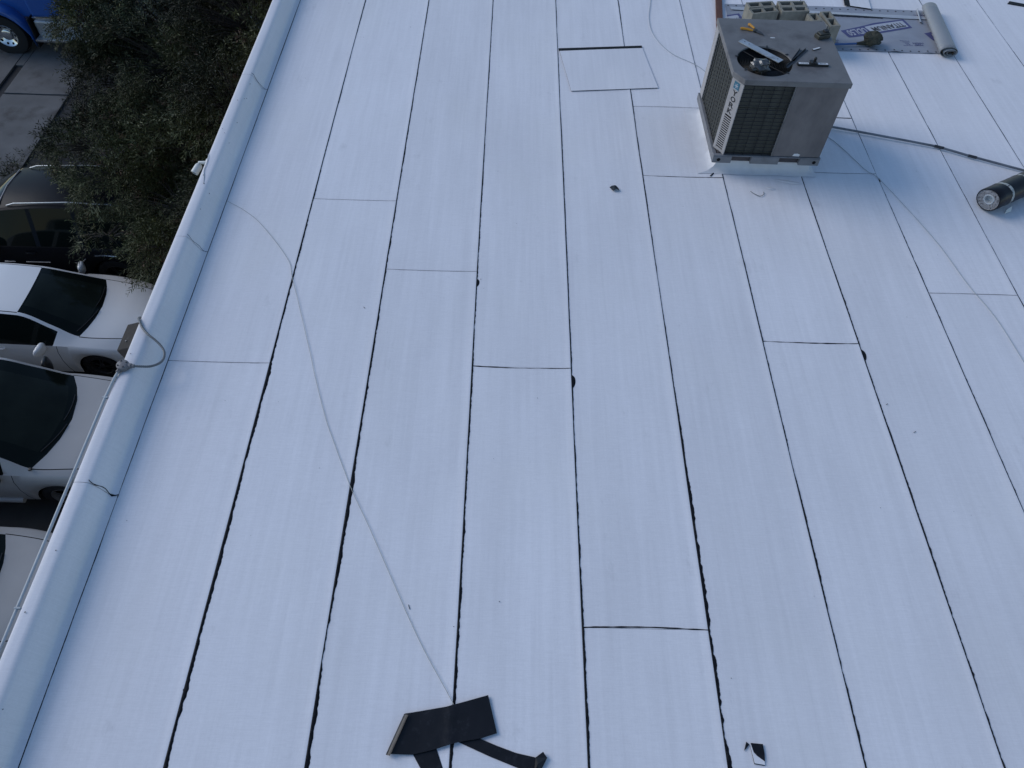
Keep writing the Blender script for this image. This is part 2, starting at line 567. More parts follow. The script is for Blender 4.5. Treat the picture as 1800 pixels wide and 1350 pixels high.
for i in range(0, 20):
    cuts = sorted([YB0 + .1] + [y for y, w in LAPS[i]] + [YB1 - .1])
    for a, b in zip(cuts[:-1], cuts[1:]):
        mb = MB()
        n = max(8, int((b - a) * 3.5))
        rows = []
        zt = random.uniform(-0.0006, 0.0006)
        for k in range(n + 1):
            y = a + 0.0015 + (b - a - 0.003) * k / n
            xl, xr = seam_x(i, y) + 0.0005, seam_x(i + 1, y) - 0.0005
            bow = 0.0012 * mnoise.noise(Vector((y * 1.2, i * 7.7, 0)))
            # the right-hand edge laps over the next strip
            rows.append([(xl, y, -0.005), (xl, y, zt), (xl * .5 + xr * .5, y, 0.0012 + bow + zt), (xr - .08, y, 0.0026 + bow + zt), (xr - .022, y, 0.0040 + zt), (xr - .006, y, 0.0062 + zt), (xr, y, 0.0050 + zt), (xr, y, -0.001)])
        mb.grid(rows)
        m_ = len(rows[0])
        mb.f.append(tuple(range(m_))); mb.mi.append(0)
        mb.f.append(tuple(range(n * m_ + m_ - 1, n * m_ - 1, -1))); mb.mi.append(0)
        mb.build('membrane_sheet', M['membrane'], bld, off=BO, smooth=True)


def bead_width(i, y):
    a, b, c = SW.get(i, (.012, .012, .012))
    t = (y - 1.0) / 3.2
    if t < 1:
        w = a + (b - a) * max(t, -0.3)
    else:
        w = b + (c - b) * min((y - 4.2) / 3.6, 1)
    w *= .90 if y < 3 else .80
    n = mnoise.noise(Vector((y * 0.9, i * 3.1, 2))) * 0.55 + mnoise.noise(Vector((y * 4.2, i * 5.3, 7))) * 0.35 + mnoise.noise(Vector((y * 17, i * 2.3, 9))) * 0.30 + mnoise.noise(Vector((y * 43, i * 4.3, 5))) * 0.22
    w *= max(0.20, 1.0 + 1.2 * n)
    for yb, amp, ln in BLOBS.get(i, []):
        d = (yb - y) / ln                     # blunt at the far end, trailing towards the viewer
        if 0 < d < 1.0:
            w = max(w, amp * (4 * d ** .8 * (1 - d ** .8)) ** .55)
    return w


for i in range(0, 20):
    mb = MB()
    rows = []
    y = YB0 + .1
    while y < YB1 - .1:
        x = seam_x(i, y)
        w = bead_width(i, y)
        hl = 0.003 + 0.003 * abs(mnoise.noise(Vector((y * 6, i, 1))))
        rows.append([(x - .0012, y, 0.0047), (x + w * .35, y, 0.0047 + hl * min(1, w / .02)), (x + w * .8, y, 0.004), (x + w, y, 0.0002)])
        y += 0.011 if 0.5 < y < 7 else 0.03
    mb.grid(rows)
    mb.build('bitumen_bead', M['bitumen'], bld, off=BO, smooth=True)

for i in range(0, 20):
    for y, w in LAPS[i]:
        mb = MB()
        rows = []
        n = 44
        sag = random.uniform(-.012, .012)
        for k in range(n + 1):
            t = k / n
            x = seam_x(i, y) * (1 - t) + seam_x(i + 1, y) * t
            ww = w * max(0.12, 0.75 + 1.1 * mnoise.noise(Vector((x * 3.1, y * 5, 3))) + 0.5 * mnoise.noise(Vector((x * 15, y, 8))))
            if w < .007:
                ww *= 0.6 if mnoise.noise(Vector((x * 5, y, 5))) > -0.05 else 0.15
            yy = y + sag * math.sin(math.pi * t) + 0.002 * mnoise.noise(Vector((x * 9, y, 2)))
            z0 = 0.0007 + 0.0045 * t ** 3
            rows.append([(x, yy + ww * .5, z0 + .0006), (x, yy, z0 + 0.003), (x, yy - ww * .5, z0 + .0006)])
        mb.grid(rows)
        mb.build('lap_bead', M['bitumen'], bld, off=BO, smooth=True)

# flashing that runs up the low parapet, in lengths lapped one over the next
PROF = [(-0.926, 0.0052), (-0.948, 0.007), (-0.972, 0.011), (-0.988, 0.020), (-0.999, 0.040), (-1.009, 0.066), (-1.020, 0.094), (-1.032, 0.123), (-1.045, 0.152),
        (-1.057, 0.176), (-1.070, 0.193), (-1.086, 0.202), (-1.11, 0.205), (-1.15, 0.206), (-1.178, 0.204), (-1.192, 0.198), (-1.199, 0.186), (-1.2005, 0.06)]
FY = [YB0, -2.9, -0.05, 2.74, 5.52, 8.42, 11.3, 14.1, 17.0, YB1]
for k in range(len(FY) - 1):
    a, b = FY[k], FY[k + 1]
    mb = MB()
    rows = []
    n = max(6, int((b - a) * 9))
    for s in range(n + 1):
        y = a + .001 + (b - a - .002) * s / n
        lift = (0.0035 if k == 3 else 0.0014) * max(0, 1 - (y - a) / 0.10)
        q = []
        for j, (x, z) in enumerate(PROF):
            inr = min(1, max(0, (x + 1.2) / .2)) * (1 if j else 0)
            dx = (0.008 * mnoise.noise(Vector((y * 0.8, j * .23, k * .0 + 1))) + 0.004 * mnoise.noise(Vector((y * 3.1, j * .4, 3)))) * inr
            dz = 0.004 * mnoise.noise(Vector((y * 1.3, j * .3, 9))) * (1 if j > 3 else .3 * (j > 0))
            q.append((x + dx + lift * .5, y, z + dz * (z > .01) + lift * .6 * (j > 0)))
        rows.append(q)
    mb.grid(rows)
    mb.build('parapet_flashing', M['flashing'], bld, off=BO, smooth=True)
    # black line where one length laps the next
    mb = MB()
    rr = []
    if 0 < k:
        for j in range(0, 12):
            x, z = PROF[j]
            wob = 0.012 * math.sin(j * 0.9 + k) + 0.02 * (j / 11.0)
            w = 0.004 * max(0.15, 1 + 1.3 * mnoise.noise(Vector((j * .8, k * 4.3, 2)))) * (1.5 if j < 4 else .8) * (1 if k == 3 else .16)
            rr.append([(x + .005, a + wob - w, z + .005), (x + .009, a + wob, z + .007), (x + .005, a + wob + w, z + .005)])
        mb.grid(rr)
        mb.build('lap_bead', M['bitumen'], bld, off=BO, smooth=True)

# ================================================================== ROOFTOP UNIT
AX0, AX1, AY0, AY1, AZ0, AZ1 = 4.442, 5.629, 7.058, 8.285, 0.15, 1.168
AW, AD, AH = AX1 - AX0, AY1 - AY0, AZ1 - AZ0
# the curb under it, dressed in membrane, belongs to the building
mb = MB()
mb.box(AX0 + .07, AX1 - .06, AY0 + .07, AY1 - .07, -0.002, AZ0 - .001)
sk = []
for (ox, oy, z) in ((.0, .0, .12), (.03, .02, .05), (.10, .05, .018), (.21, .085, .006)):
    x0, x1, y0, y1 = AX0 + .07 - ox, AX1 - .06 + oy * 1.2, AY0 + .07 - oy * 1.1, AY1 - .07 + oy
    ring = []
    for (ax, ay, bx, by) in ((x0, y0, x1, y0), (x1, y0, x1, y1), (x1, y1, x0, y1), (x0, y1, x0, y0)):
        for t in range(12):
            u = t / 12
            ring.append((ax + (bx - ax) * u + random.uniform(-.006, .006), ay + (by - ay) * u + random.uniform(-.006, .006), z))
    ring.append(ring[0])
    sk.append(ring)
mb.grid(sk)
mb.build('equipment_curb', M['coating'], bld, off=BO, smooth=True)
mb = MB()          # bitumen showing at the corner of the curb flashing
for pts in ([(4.44, 6.985), (4.475, 7.03), (4.53, 7.11), (4.56, 7.115)],):
    rows = [[(x - .006, y + .006, .008), (x, y, .011), (x + .006, y - .006, .008)] for x, y in pts]
    mb.grid(rows)
mb.build('lap_bead', M['bitumen'], bld, off=BO, smooth=True)
mb = MB()          # a patch of thick white coating in front of the unit
for (cx, cy, rx, ry) in ((5.33, 6.93, .14, .028), (5.10, 6.80, .05, .02)):
    rings = []
    for (s, z) in ((1, .005), (.75, .011), (.0, .014)):
        rings.append([(cx + rx * s * math.cos(t * math.pi / 8) * (1 + .25 * math.sin(t * 1.7)), cy + ry * s * math.sin(t * math.pi / 8) - .2 * rx * s * math.cos(t * math.pi / 8), z) for t in range(17)])
    mb.grid(rings)
mb.build('roof_coating_patch', M['coating'], bld, off=BO, smooth=True)

ac = empty('air_conditioner', ((AX0 + AX1) / 2, (AY0 + AY1) / 2, AZ0), 'dusty grey rooftop air conditioner with wire grilles and round fan opening', 'air conditioner')
AO = tuple(ac.location)
CH = [(0, .150), (.092, 0)]                                    # chamfered corner facing the camera
T0, T1 = Vector((AX0, AY0 + .150, 0)), Vector((AX0 + .092, AY0, 0))
tdir = (T1 - T0).normalized()
tn = Vector((tdir.y, -tdir.x, 0))                              # outward
CW = (T1 - T0).length


def chamf(u, z, d=0.0):
    return T0 + tdir * u + tn * d + Vector((0, 0, z))


# base rail
mb = MB()
rz0, rz1 = AZ0 + .001, AZ0 + .088
o_ = 0.014
for (a, b) in ((-o_, .20), (.42, .74), (.97, AW + o_)):
    mb.box(AX0 + a, AX0 + b, AY0 - o_, AY0 + .03, rz0, rz1)
mb.box(AX0 - o_, AX1 + o_, AY0 - o_ + .002, AY0 + .03, rz1 + .0005, rz1 + .012)
mb.box(AX0 - o_, AX0 + .03, AY0 + .031, AY1 + o_, rz0, rz1)
mb.box(AX1 - .03, AX1 + o_, AY0 + .031, AY1 + o_, rz0, rz1)
mb.box(AX0 + .031, AX1 - .031, AY1 - .02, AY1 + o_, rz0, rz1)
rail = mb.build('base_rail', M['ac_rail'], ac, off=AO, bevel=0.004)
for cx in (AX0 + .055, AX1 - .045):
    mb = MB()
    Tm = Matrix.Translation((cx, AY0 - o_ - .0035, (rz0 + rz1) / 2)) @ Matrix.Rotation(R(90), 4, 'X')
    mb.lathe([(0.0, 0), (.019, 0), (.021, -.003)], 16, Tm)
    mb.build('lifting_hole', M['black'], rail, off=AO)
mb = MB()
mb.box(AX0 + .04, AX1 - .05, AY0 + .031, AY1 - .04, rz0 + .004, rz1 + .02)
mb.build('base_pan', M['rust_dark'], ac, off=AO)
# core
mb = MB()
core = [(AX0 + .03, AY0 + .17), (AX0 + .105, AY0 + .035), (AX1 - .02, AY0 + .035), (AX1 - .02, AY1 - .02), (AX0 + .03, AY1 - .02)]
mb.prism(core, rz1 + .022, AZ1 - .34)
mb.build('coil', M['coil'], ac, off=AO)
# upper part of the coil walls, round the fan chamber
mb = MB()
for (p, q) in zip(core, core[1:] + core[:1]):
    d = (Vector((*q, 0)) - Vector((*p, 0))).normalized()
    nrm = Vector((-d.y, d.x, 0)) * .02
    mb.add([(*p, AZ1 - .345), (*q, AZ1 - .345), (*q, AZ1 - .05), (*p, AZ1 - .05),
            (p[0] + nrm.x, p[1] + nrm.y, AZ1 - .345), (q[0] + nrm.x, q[1] + nrm.y, AZ1 - .345), (q[0] + nrm.x, q[1] + nrm.y, AZ1 - .05), (p[0] + nrm.x, p[1] + nrm.y, AZ1 - .05)],
           [(0, 1, 2, 3), (4, 7, 6, 5), (3, 2, 6, 7)])
mb.build('coil_wall', M['coil'], ac, off=AO)
# top panel with its round opening
FX, FY_, FR = 4.800, 7.425, 0.288
outl = [(AX0 - .012, AY0 + .146), (AX0 + .085, AY0 - .012), (AX1 + .012, AY0 - .012), (AX1 + .012, AY1 + .012), (AX0 - .012, AY1 + .012)]


def ray_poly(cx, cy, a):
    dx, dy = math.cos(a), math.sin(a)
    best = 9
    for (p, q) in zip(outl, outl[1:] + outl[:1]):
        ex, ey = q[0] - p[0], q[1] - p[1]
        den = dx * ey - dy * ex
        if abs(den) < 1e-9:
            continue
        t = ((p[0] - cx) * ey - (p[1] - cy) * ex) / den
        s = ((p[0] - cx) * dy - (p[1] - cy) * dx) / den
        if t > 0 and -1e-6 <= s <= 1 + 1e-6:
            best = min(best, t)
    return cx + dx * best, cy + dy * best


angs = sorted([2 * math.pi * k / 64 for k in range(64)] + [math.atan2(p[1] - FY_, p[0] - FX) % (2 * math.pi) for p in outl])
angs.append(angs[0])
r_out_b, r_out_t, r_mid, r_in, r_lip = [], [], [], [], []
for a in angs:
    ox, oy = ray_poly(FX, FY_, a)
    r_out_b.append((ox, oy, AZ1 - .055))
    r_out_t.append((ox, oy, AZ1 - .004))
    k = 0.006 / max(.01, math.hypot(ox - FX, oy - FY_))
    r_mid.append((ox + (FX - ox) * k, oy + (FY_ - oy) * k, AZ1))
    r_in.append((FX + math.cos(a) * (FR + .006), FY_ + math.sin(a) * (FR + .006), AZ1))
    r_lip.append((FX + math.cos(a) * FR, FY_ + math.sin(a) * FR, AZ1 - .012))
mb = MB()
mb.grid([r_out_b, r_out_t, r_mid, r_in, r_lip])
topp = mb.build('top_panel', M['ac_top'], ac, off=AO)
mb = MB()
Tm = Matrix.Translation((FX, FY_, 0))
mb.lathe([(FR - .001, AZ1 - .012), (FR - .004, AZ1 - .10), (FR + .01, AZ1 - .25)], 48, Tm)
mb.build('fan_shroud', M['plastic'], ac, off=AO, smooth=True)
mb = MB()
mb.lathe([(0, AZ1 - .30), (FR + .02, AZ1 - .30)], 32, Tm)
mb.build('chamber_floor', M['black'], ac, off=AO)
mb = MB()
for k in range(4):
    rows = []
    for s in range(6):
        rr = .06 + (FR - .03 - .06) * s / 5
        wa = 0.62 - .05 * s
        rows.append([(FX + rr * math.cos(k * math.pi / 2 + wa * (t / 5 - .5) * 1.6), FY_ + rr * math.sin(k * math.pi / 2 + wa * (t / 5 - .5) * 1.6), AZ1 - .17 + .05 * (t / 5 - .5)) for t in range(6)])
    mb.grid(rows)
mb.build('fan_blades', M['plastic'], ac, off=AO, smooth=True)
mb = MB()
mb.lathe([(0, AZ1 - .10), (.05, AZ1 - .10), (.062, AZ1 - .115), (.065, AZ1 - .24)], 20, Tm)
mb.build('fan_motor', M['copper'], ac, off=AO, smooth=True)
mb = MB()
for q in range(13):
    rr = .075 + (FR - .08) * q / 12
    z = AZ1 - .026
    mb.tube([(FX + rr * math.cos(t * 2 * math.pi / 40), FY_ + rr * math.sin(t * 2 * math.pi / 40), z) for t in range(41)], .0018, 4, caps=False)
for q in range(6):
    a = q * math.pi / 3 + .2
    mb.tube([(FX + .06 * math.cos(a), FY_ + .06 * math.sin(a), AZ1 - .024), (FX + FR * math.cos(a), FY_ + FR * math.sin(a), AZ1 - .016)], .0025, 4)
mb.build('fan_guard', M['wire'], ac, off=AO)
for a in (R(-142), R(-48), R(28), R(75), R(165)):               # clips that hold the guard
    mb = MB()
    Tb = Matrix.Translation((FX + (FR + .012) * math.cos(a), FY_ + (FR + .012) * math.sin(a), AZ1 + .0005)) @ Matrix.Rotation(a, 4, 'Z')
    mb.box(-.02, .012, -.008, .008, 0, .006, T=Tb)
    mb.build('guard_clip', M['plastic'], topp, off=AO)

# corner post: badge, lettering, louvres
pz0, pz1 = rz1 + .014, AZ1 - .057
lz0, lz1 = pz0 + .035, pz0 + (pz1 - pz0) * .525
mb = MB()


def cbox(u0, u1, z0, z1, d0, d1, mb=mb):
    vs = [chamf(u, z, d) for z in (z0, z1) for d in (d0, d1) for u in (u0, u1)]
    mb.add(vs, [(0, 2, 3, 1), (4, 5, 7, 6), (0, 1, 5, 4), (2, 6, 7, 3), (0, 4, 6, 2), (1, 3, 7, 5)])


cbox(0, .036, pz0, pz1, -.012, 0)
cbox(CW - .036, CW, pz0, pz1, -.012, 0)
cbox(.0365, CW - .0365, lz1, pz1, -.012, 0)
cbox(.0365, CW - .0365, pz0, lz0, -.012, 0)
post = mb.build('corner_post', M['ac_post'], ac, off=AO)
mb = MB()
cbox(.01, CW - .01, lz0, lz1, -.030, -.026, mb)
mb.build('louver_backing', M['black'], post, off=AO)
nsl = 16
for k in range(nsl - 1):
    z = lz0 + (lz1 - lz0) * (k + 1) / nsl
    mb = MB()
    vs = [chamf(u, z + dz, d) for (dz, d) in ((-.0060, 0.0), (.0060, 0.0), (.0060, -.003), (-.0060, -.003)) for u in (.0365, CW - .0365)]
    mb.add(vs, [(0, 1, 3, 2), (2, 3, 5, 4), (4, 5, 7, 6), (6, 7, 1, 0), (0, 2, 4, 6), (1, 7, 5, 3)])
    mb.build('louver_slat', M['ac_post'], post, off=AO)
for k, ch in enumerate('YORK'):
    vs, fs = text_geo(ch, 0.028)
    hgt, wid = .058, .072
    zc = pz1 - (pz1 - pz0) * (.172 + .082 * k)
    mb = MB()
    mb.add([chamf(CW / 2 - wid / 2 + v[0] * wid, zc - hgt / 2 + v[1] * hgt, .0015) for v in vs], fs)
    mb.build('letter', M['ink'], post, off=AO)
mb = MB()
zc = pz1 - (pz1 - pz0) * .075
cbox(.045, .125, zc - .042, zc + .042, .0005, .003, mb)
badge = mb.build('badge', M['teal'], post, off=AO)
mb = MB()
for a in range(3):
    d = R(60 * a + 15)
    for s in (-1, 1):
        u0, w0 = math.cos(d) * .026 * s, math.sin(d) * .026 * s
        pu, pw = -math.sin(d) * .0035, math.cos(d) * .0035
        mb.add([chamf(.085 + pu, zc + pw, .004), chamf(.085 - pu, zc - pw, .004), chamf(.085 + u0 - pu, zc + w0 - pw, .004), chamf(.085 + u0 + pu, zc + w0 + pw, .004)], [(0, 1, 2, 3)])
cbox(.05, .120, zc - .040, zc - .035, .003, .004, mb)
mb.build('badge_mark', M['print_pale'], post, off=AO)

# front: wire guard over the coil, plain panel beside it
gx0, gx1 = AX0 + .098, AX0 + .098 + .545
mb = MB()
for k in range(19):
    z = pz0 + .012 + (pz1 - pz0 - .024) * k / 18
    mb.tube([(gx0, AY0 + .006, z), (gx1, AY0 + .006, z)], .0042, 4)
for k in range(6):
    x = gx0 + .006 + (gx1 - gx0 - .012) * k / 5
    mb.tube([(x, AY0 + .012, pz0), (x, AY0 + .012, pz1)], .0042, 4)
mb.build('wire_guard', M['wire'], ac, off=AO)
mb = MB()
mb.box(gx1 + .004, AX1, AY0, AY0 + .03, pz0, pz1)
pan = mb.build('access_panel', M['ac_panel'], ac, off=AO, bevel=.006)
mb = MB()
mb.box(gx1 - .010, gx1 + .003, AY0 - .003, AY0 + .02, pz0, pz1)
mb.build('panel_edge', M['ac_top'], pan, off=AO, bevel=.002)
mb = MB()
mb.prism([(.0, .0), (.075, -.004), (.082, .02), (.05, .034), (.01, .03)], 0, .0015, T=Matrix.Translation((AX0 + .875, AY0 - .0005, pz0 + .012)) @ Matrix.Rotation(R(90), 4, 'X'))
mb.build('torn_sticker', M['sticker'], pan, off=AO)
# left side: wire guard, rear post
mb = MB()
ly0, ly1 = AY0 + .158, AY1 - .14
for k in range(19):
    z = pz0 + .012 + (pz1 - pz0 - .024) * k / 18
    mb.tube([(AX0 + .006, ly0, z), (AX0 + .006, ly1, z)], .0042, 4)
for k in range(10):
    y = ly0 + .006 + (ly1 - ly0 - .012) * k / 9
    mb.tube([(AX0 + .012, y, pz0), (AX0 + .012, y, pz1)], .0042, 4)
mb.build('wire_guard', M['wire_left'], ac, off=AO)
mb = MB()
mb.box(AX0, AX0 + .03, ly1 + .002, AY1, pz0, pz1)
mb.build('rear_post', M['ac_post'], ac, off=AO, bevel=.004)
mb = MB()
mb.box(AX1 - .018, AX1, AY0 + .031, AY1, pz0, pz1)
mb.build('right_panel', M['ac_panel'], ac, off=AO, bevel=.004)
mb = MB()
mb.box(AX0 + .031, AX1 - .019, AY1 - .018, AY1, pz0, pz1)
mb.build('back_panel', M['ac_panel'], ac, off=AO, bevel=.004)
# ring-shaped marks and scraps of paper stuck to the top
for (x, y, rx, ry, m_, nm) in ((4.985, 7.955, .060, .035, 'rust_dark', 'oil_stain'), (4.975, 7.90, .028, .010, 'sticker', 'paper_scrap'),):
    mb = MB()
    zz = .0006 if nm == 'oil_stain' else .002
    poly = [(x + rx * math.cos(t * math.pi / 8) * random.uniform(.8, 1.1), y + ry * math.sin(t * math.pi / 8) * random.uniform(.8, 1.1)) for t in range(16)]
    mb.prism(poly, AZ1 + .0002, AZ1 + zz)
    mb.build(nm, M[m_] if nm != 'oil_stain' else M['ac_panel'], topp, off=AO)

ZT = AZ1 + .001
# ------------------------------------------------------------------ what lies on the unit
a_, b_ = Vector((4.607, 7.815, 0)), Vector((4.968, 7.415, 0))
bar = empty('metal_strip', ((a_ + b_) / 2).to_tuple()[:2] + (ZT,), 'bright aluminium strip lying across the fan opening of the rooftop unit', 'metal strip')
d_ = (b_ - a_)
bar.rotation_euler = (0, 0, math.atan2(d_.y, d_.x))
L_ = d_.length / 2
mb = MB()
for (y0, y1, z0, z1) in ((-.042, .042, .006, .009), (-.042, -.039, .0, .0058), (.039, .042, .0, .0058)):
    mb.box(-L_, L_, y0, y1, z0, z1)
st = mb.build('strip_body', M['alu'], bar, bevel=.0008)
for hx in (-L_ + .05, -L_ + .11, L_ - .05):
    mb = MB()
    mb.lathe([(0, .0102), (.007, .0102), (.008, .009)], 10, Matrix.Translation((hx, 0.008, 0)))
    mb.build('screw_hole', M['tool_steel'], st)

fo = empty('crumpled_wrapper', (4.715, 7.25, ZT), 'crumpled shiny clear wrapper sitting on the front rim of the fan opening', 'wrapper')
bm = bmesh.new()
bmesh.ops.create_icosphere(bm, subdivisions=3, radius=1)
for v in bm.verts:
    p = v.co.copy()
    k = 1 + .55 * mnoise.noise(p * 1.7) + .3 * mnoise.noise(p * 4.5)
    v.co = Vector((p.x * .098 * k, p.y * .082 * k, max(0.0, .052 + p.z * .055 * k)))
me = bpy.data.meshes.new('wrapper_film')
bm.to_mesh(me); bm.free()
me.materials.append(M['foil'])
o = bpy.data.objects.new('wrapper_film', me); col.objects.link(o); o.parent = fo
mb = MB()
for s in range(3):
    a = s * 2.1 + .6
    rows = [[(math.cos(a + t * .12) * r_, math.sin(a + t * .12) * r_ * .8, .02 + .05 * abs(mnoise.noise(Vector((t * 1.1, r_ * 30, s))))) for t in range(5)] for r_ in (.06, .09, .115)]
    mb.grid(rows)
mb.build('wrapper_flap', M['foil'], fo)

pl = empty('pliers', (4.76, 8.03, ZT), 'orange handled pliers lying open on the back of the rooftop unit', 'pliers')
O_ = (4.76, 8.03, ZT)
mb = MB(); mb.tube(smooth_path([(4.645, 8.055, ZT + .014), (4.70, 8.043, ZT + .015), (4.775, 8.013, ZT + .014)], 5), [.010, .013, .014, .014, .013, .013, .013, .012, .012, .012, .009], 8)
mb.build('handle', M['orange'], pl, off=O_, smooth=True)
mb = MB(); mb.tube(smooth_path([(4.752, 8.150, ZT + .014), (4.772, 8.115, ZT + .016), (4.800, 8.060, ZT + .014)], 5), [.012, .014, .016, .015, .013, .012, .012, .012, .011, .011, .009], 8)
mb.build('handle', M['orange'], pl, off=O_, smooth=True)
mb = MB(); mb.lathe([(0, .024), (.020, .023), (.024, .016), (.024, .004)], 14, Matrix.Translation((4.806, 8.015, ZT)))
mb.build('pivot', M['plastic'], pl, off=O_, smooth=True)
mb = MB()
mb.tube([(4.80, 8.012, ZT + .012), (4.84, 7.975, ZT + .011), (4.883, 7.932, ZT + .008)], [.013, .010, .004], 6)
mb.tube([(4.80, 8.012, ZT + .012), (4.845, 7.990, ZT + .011), (4.880, 7.952, ZT + .008)], [.013, .010, .004], 6)
mb.build('jaws', M['tool_steel'], pl, off=O_)

for (p, q, lab) in (((5.237, 7.668), (5.100, 7.440), 'thin dark metal rod reaching the fan opening, nearer the fan of two'),
                    ((5.302, 7.672), (5.005, 7.305), 'longer dark metal rod lying half over the fan opening')):
    e_ = empty('metal_rod', (*p, ZT), lab, 'metal rod', 'dark metal rods on the rooftop unit')
    mb = MB()
    dv = Vector((q[0] - p[0], q[1] - p[1], 0)); ln = dv.length; dv.normalize(); sv = Vector((-dv.y, dv.x, 0))
    for (s0, s1, z0, z1) in ((-.016, .016, .0, .003), (-.016, -.013, .003, .022)):
        vs = [Vector((0, 0, z)) + dv * t + sv * s for z in (z0, z1) for t in (0, ln) for s in (s0, s1)]
        mb.add(vs, [(0, 1, 3, 2), (4, 6, 7, 5), (0, 2, 6, 4), (1, 5, 7, 3), (0, 4, 5, 1), (2, 3, 7, 6)])
    mb.build('rod_angle', M['tool_steel'], e_)

sc_ = empty('scraper', (5.295, 7.37, ZT), 'long black bar tool with two white printed plates and a middle knob', 'scraper')
mb = MB(); mb.box(-.165, .165, -.022, .022, 0, .020)
mb.build('blade_holder', M['plastic'], sc_, bevel=.004)
for x0 in (-.152, .052):
    mb = MB(); mb.box(x0, x0 + .105, -.015, .016, .0202, .0215)
    pt = mb.build('label_plate', M['sticker'], sc_)
    mb = MB()
    x = x0 + .02
    while x < x0 + .085:
        w = random.uniform(.004, .012)
        mb.box(x, x + w, -.004, .006, .0217, .0222)
        x += w + .004
    mb.build('label_print', M['ink'], pt)
mb = MB()
mb.box(-.03, .038, -.018, .05, .0205, .034)
mb.lathe([(.0, .075), (.012, .074), (.016, .062), (.013, .034)], 12, Matrix.Translation((.02, .03, 0)))
mb.build('grip', M['plastic'], sc_, bevel=.002)

sl = empty('blade_pack', (5.41, 7.695, ZT), 'small pale printed packet lying alone on the rooftop unit', 'packet', rz=R(27))
mb = MB(); mb.box(-.05, .05, -.013, .013, 0, .008)
pk_ = mb.build('packet_case', M['plastic'], sl, bevel=.002)
mb = MB(); mb.box(-.046, .046, -.010, .010, .0082, .0088)
lb_ = mb.build('packet_label', M['sticker'], pk_)

bt = empty('battery_pack', (5.530, 7.945, ZT), 'dark dusty tool battery resting on the back right corner of the rooftop unit', 'battery', rz=R(22))
mb = MB(); mb.box(-.078, .078, -.045, .045, 0, .045); mb.box(-.060, .066, -.036, .038, .0452, .062)
mb.build('battery_case', M['tool_green'], bt, bevel=.010)
mb = MB(); mb.box(.0, .055, -.020, .025, .063, .078); mb.tube([(.045, .02, .078), (.062, .035, .10)], .006, 6)
mb.build('battery_terminal', M['plastic'], bt, bevel=.003)

# ================================================================== BLOCKS BEHIND THE UNIT
BL, BW, BH = .385, .142, .19


def block_geo():
    mb = MB()
    t = .026
    hx = [(-BL / 2 + t, -.016), (.016, BL / 2 - t)]
    # outer shell with two square cells right through
    X = [-BL / 2, hx[0][0], hx[0][1], hx[1][0], hx[1][1], BL / 2]
    Y = [-BW / 2, -BW / 2 + t, BW / 2 - t, BW / 2]
    for z, flip in ((0, True), (BH, False)):
        vs = [(x, y, z) for y in Y for x in X]
        fs = []
        for j in range(3):
            for i in range(5):
                if j == 1 and i in (1, 3):
                    continue
                f = (j * 6 + i, j * 6 + i + 1, (j + 1) * 6 + i + 1, (j + 1) * 6 + i)
                fs.append(f[::-1] if flip else f)
        mb.add(vs, fs)
    for (x0, x1, y0, y1) in ((-BL / 2, BL / 2, -BW / 2, BW / 2), (hx[0][0], hx[0][1], Y[1], Y[2]), (hx[1][0], hx[1][1], Y[1], Y[2])):
        vs = [(x, y, z) for z in (0, BH) for (x, y) in ((x0, y0), (x1, y0), (x1, y1), (x0, y1))]
        mb.add(vs, [(0, 1, 5, 4), (1, 2, 6, 5), (2, 3, 7, 6), (3, 0, 4, 7)])
    return mb


block0 = None
spots = []
for (cx, cy, rz, nm) in ((5.515, 10.225, 12, 'rear one of the left pair'), (5.520, 10.075, 14, 'front one of the left pair, nearest the board'),
                         (5.965, 10.285, 6, 'rear one of the middle pair'), (5.962, 10.130, 6, 'front one of the middle pair'),
                         (6.400, 9.905, 97, 'end-on one nearest the printed sheet'), (6.215, 9.840, 104, 'one turned end-on beside the middle pair')):
    for lv in (0, 1):
        spots.append((cx + random.uniform(-.006, .006), cy + random.uniform(-.006, .006), lv, rz + random.uniform(-1.5, 1.5), nm))
for (cx, cy, lv, rz, nm) in spots:
    if block0 is None:
        o = block0 = block_geo().build('cinder_block', M['block'])
    else:
        o = block0.copy(); col.objects.link(o)
    o.location = (cx, cy, .012 + lv * (BH + .001))
    o.rotation_euler = (0, 0, R(rz))
    tag(o, 'hollow cinder block, %s, %s of its stack' % (nm, 'top' if lv else 'bottom'), 'cinder block', 'cinder blocks stacked behind the rooftop unit')

# brown board beside the blocks
bd = empty('board', (5.125, 10.85, .008), 'reddish brown wooden board lying beside the left cinder blocks', 'board', rz=R(-7.7))
mb = MB(); mb.box(-.045, .045, -.95, 1.1, 0.006, .044)
mb.build('plank_body', M['lumber'], bd, bevel=.003)

# ================================================================== PRINTED UNDERLAYMENT
ul = empty('underlayment_sheet', (6.7, 10.4, 0), 'printed grey roofing underlayment unrolled on the roof, its far end still rolled', 'underlayment')
UO = (6.7, 10.4, 0)


def ul_z(x, y):
    edge = min(1, max(0, (y - 9.80) / .06))
    w = .004 * (mnoise.noise(Vector((x * 2.4, y * 5.5, 1))) + 1) + .005 * max(0, mnoise.noise(Vector((x * 1.3, y * 7, 5)))) * (x > 6.5)
    hump = .020 * math.exp(-((x - 7.42) / .07) ** 2) * max(0, 1 - (y - 9.8) / .16) + .012 * math.exp(-((x - 7.88) / .06) ** 2) * max(0, 1 - (y - 9.8) / .14)
    w += .004 * abs(mnoise.noise(Vector((x * 3.1 + y * 2, y * 9 - x * 1.5, 8))))
    return .0065 + w * (.35 + .65 * edge) + hump


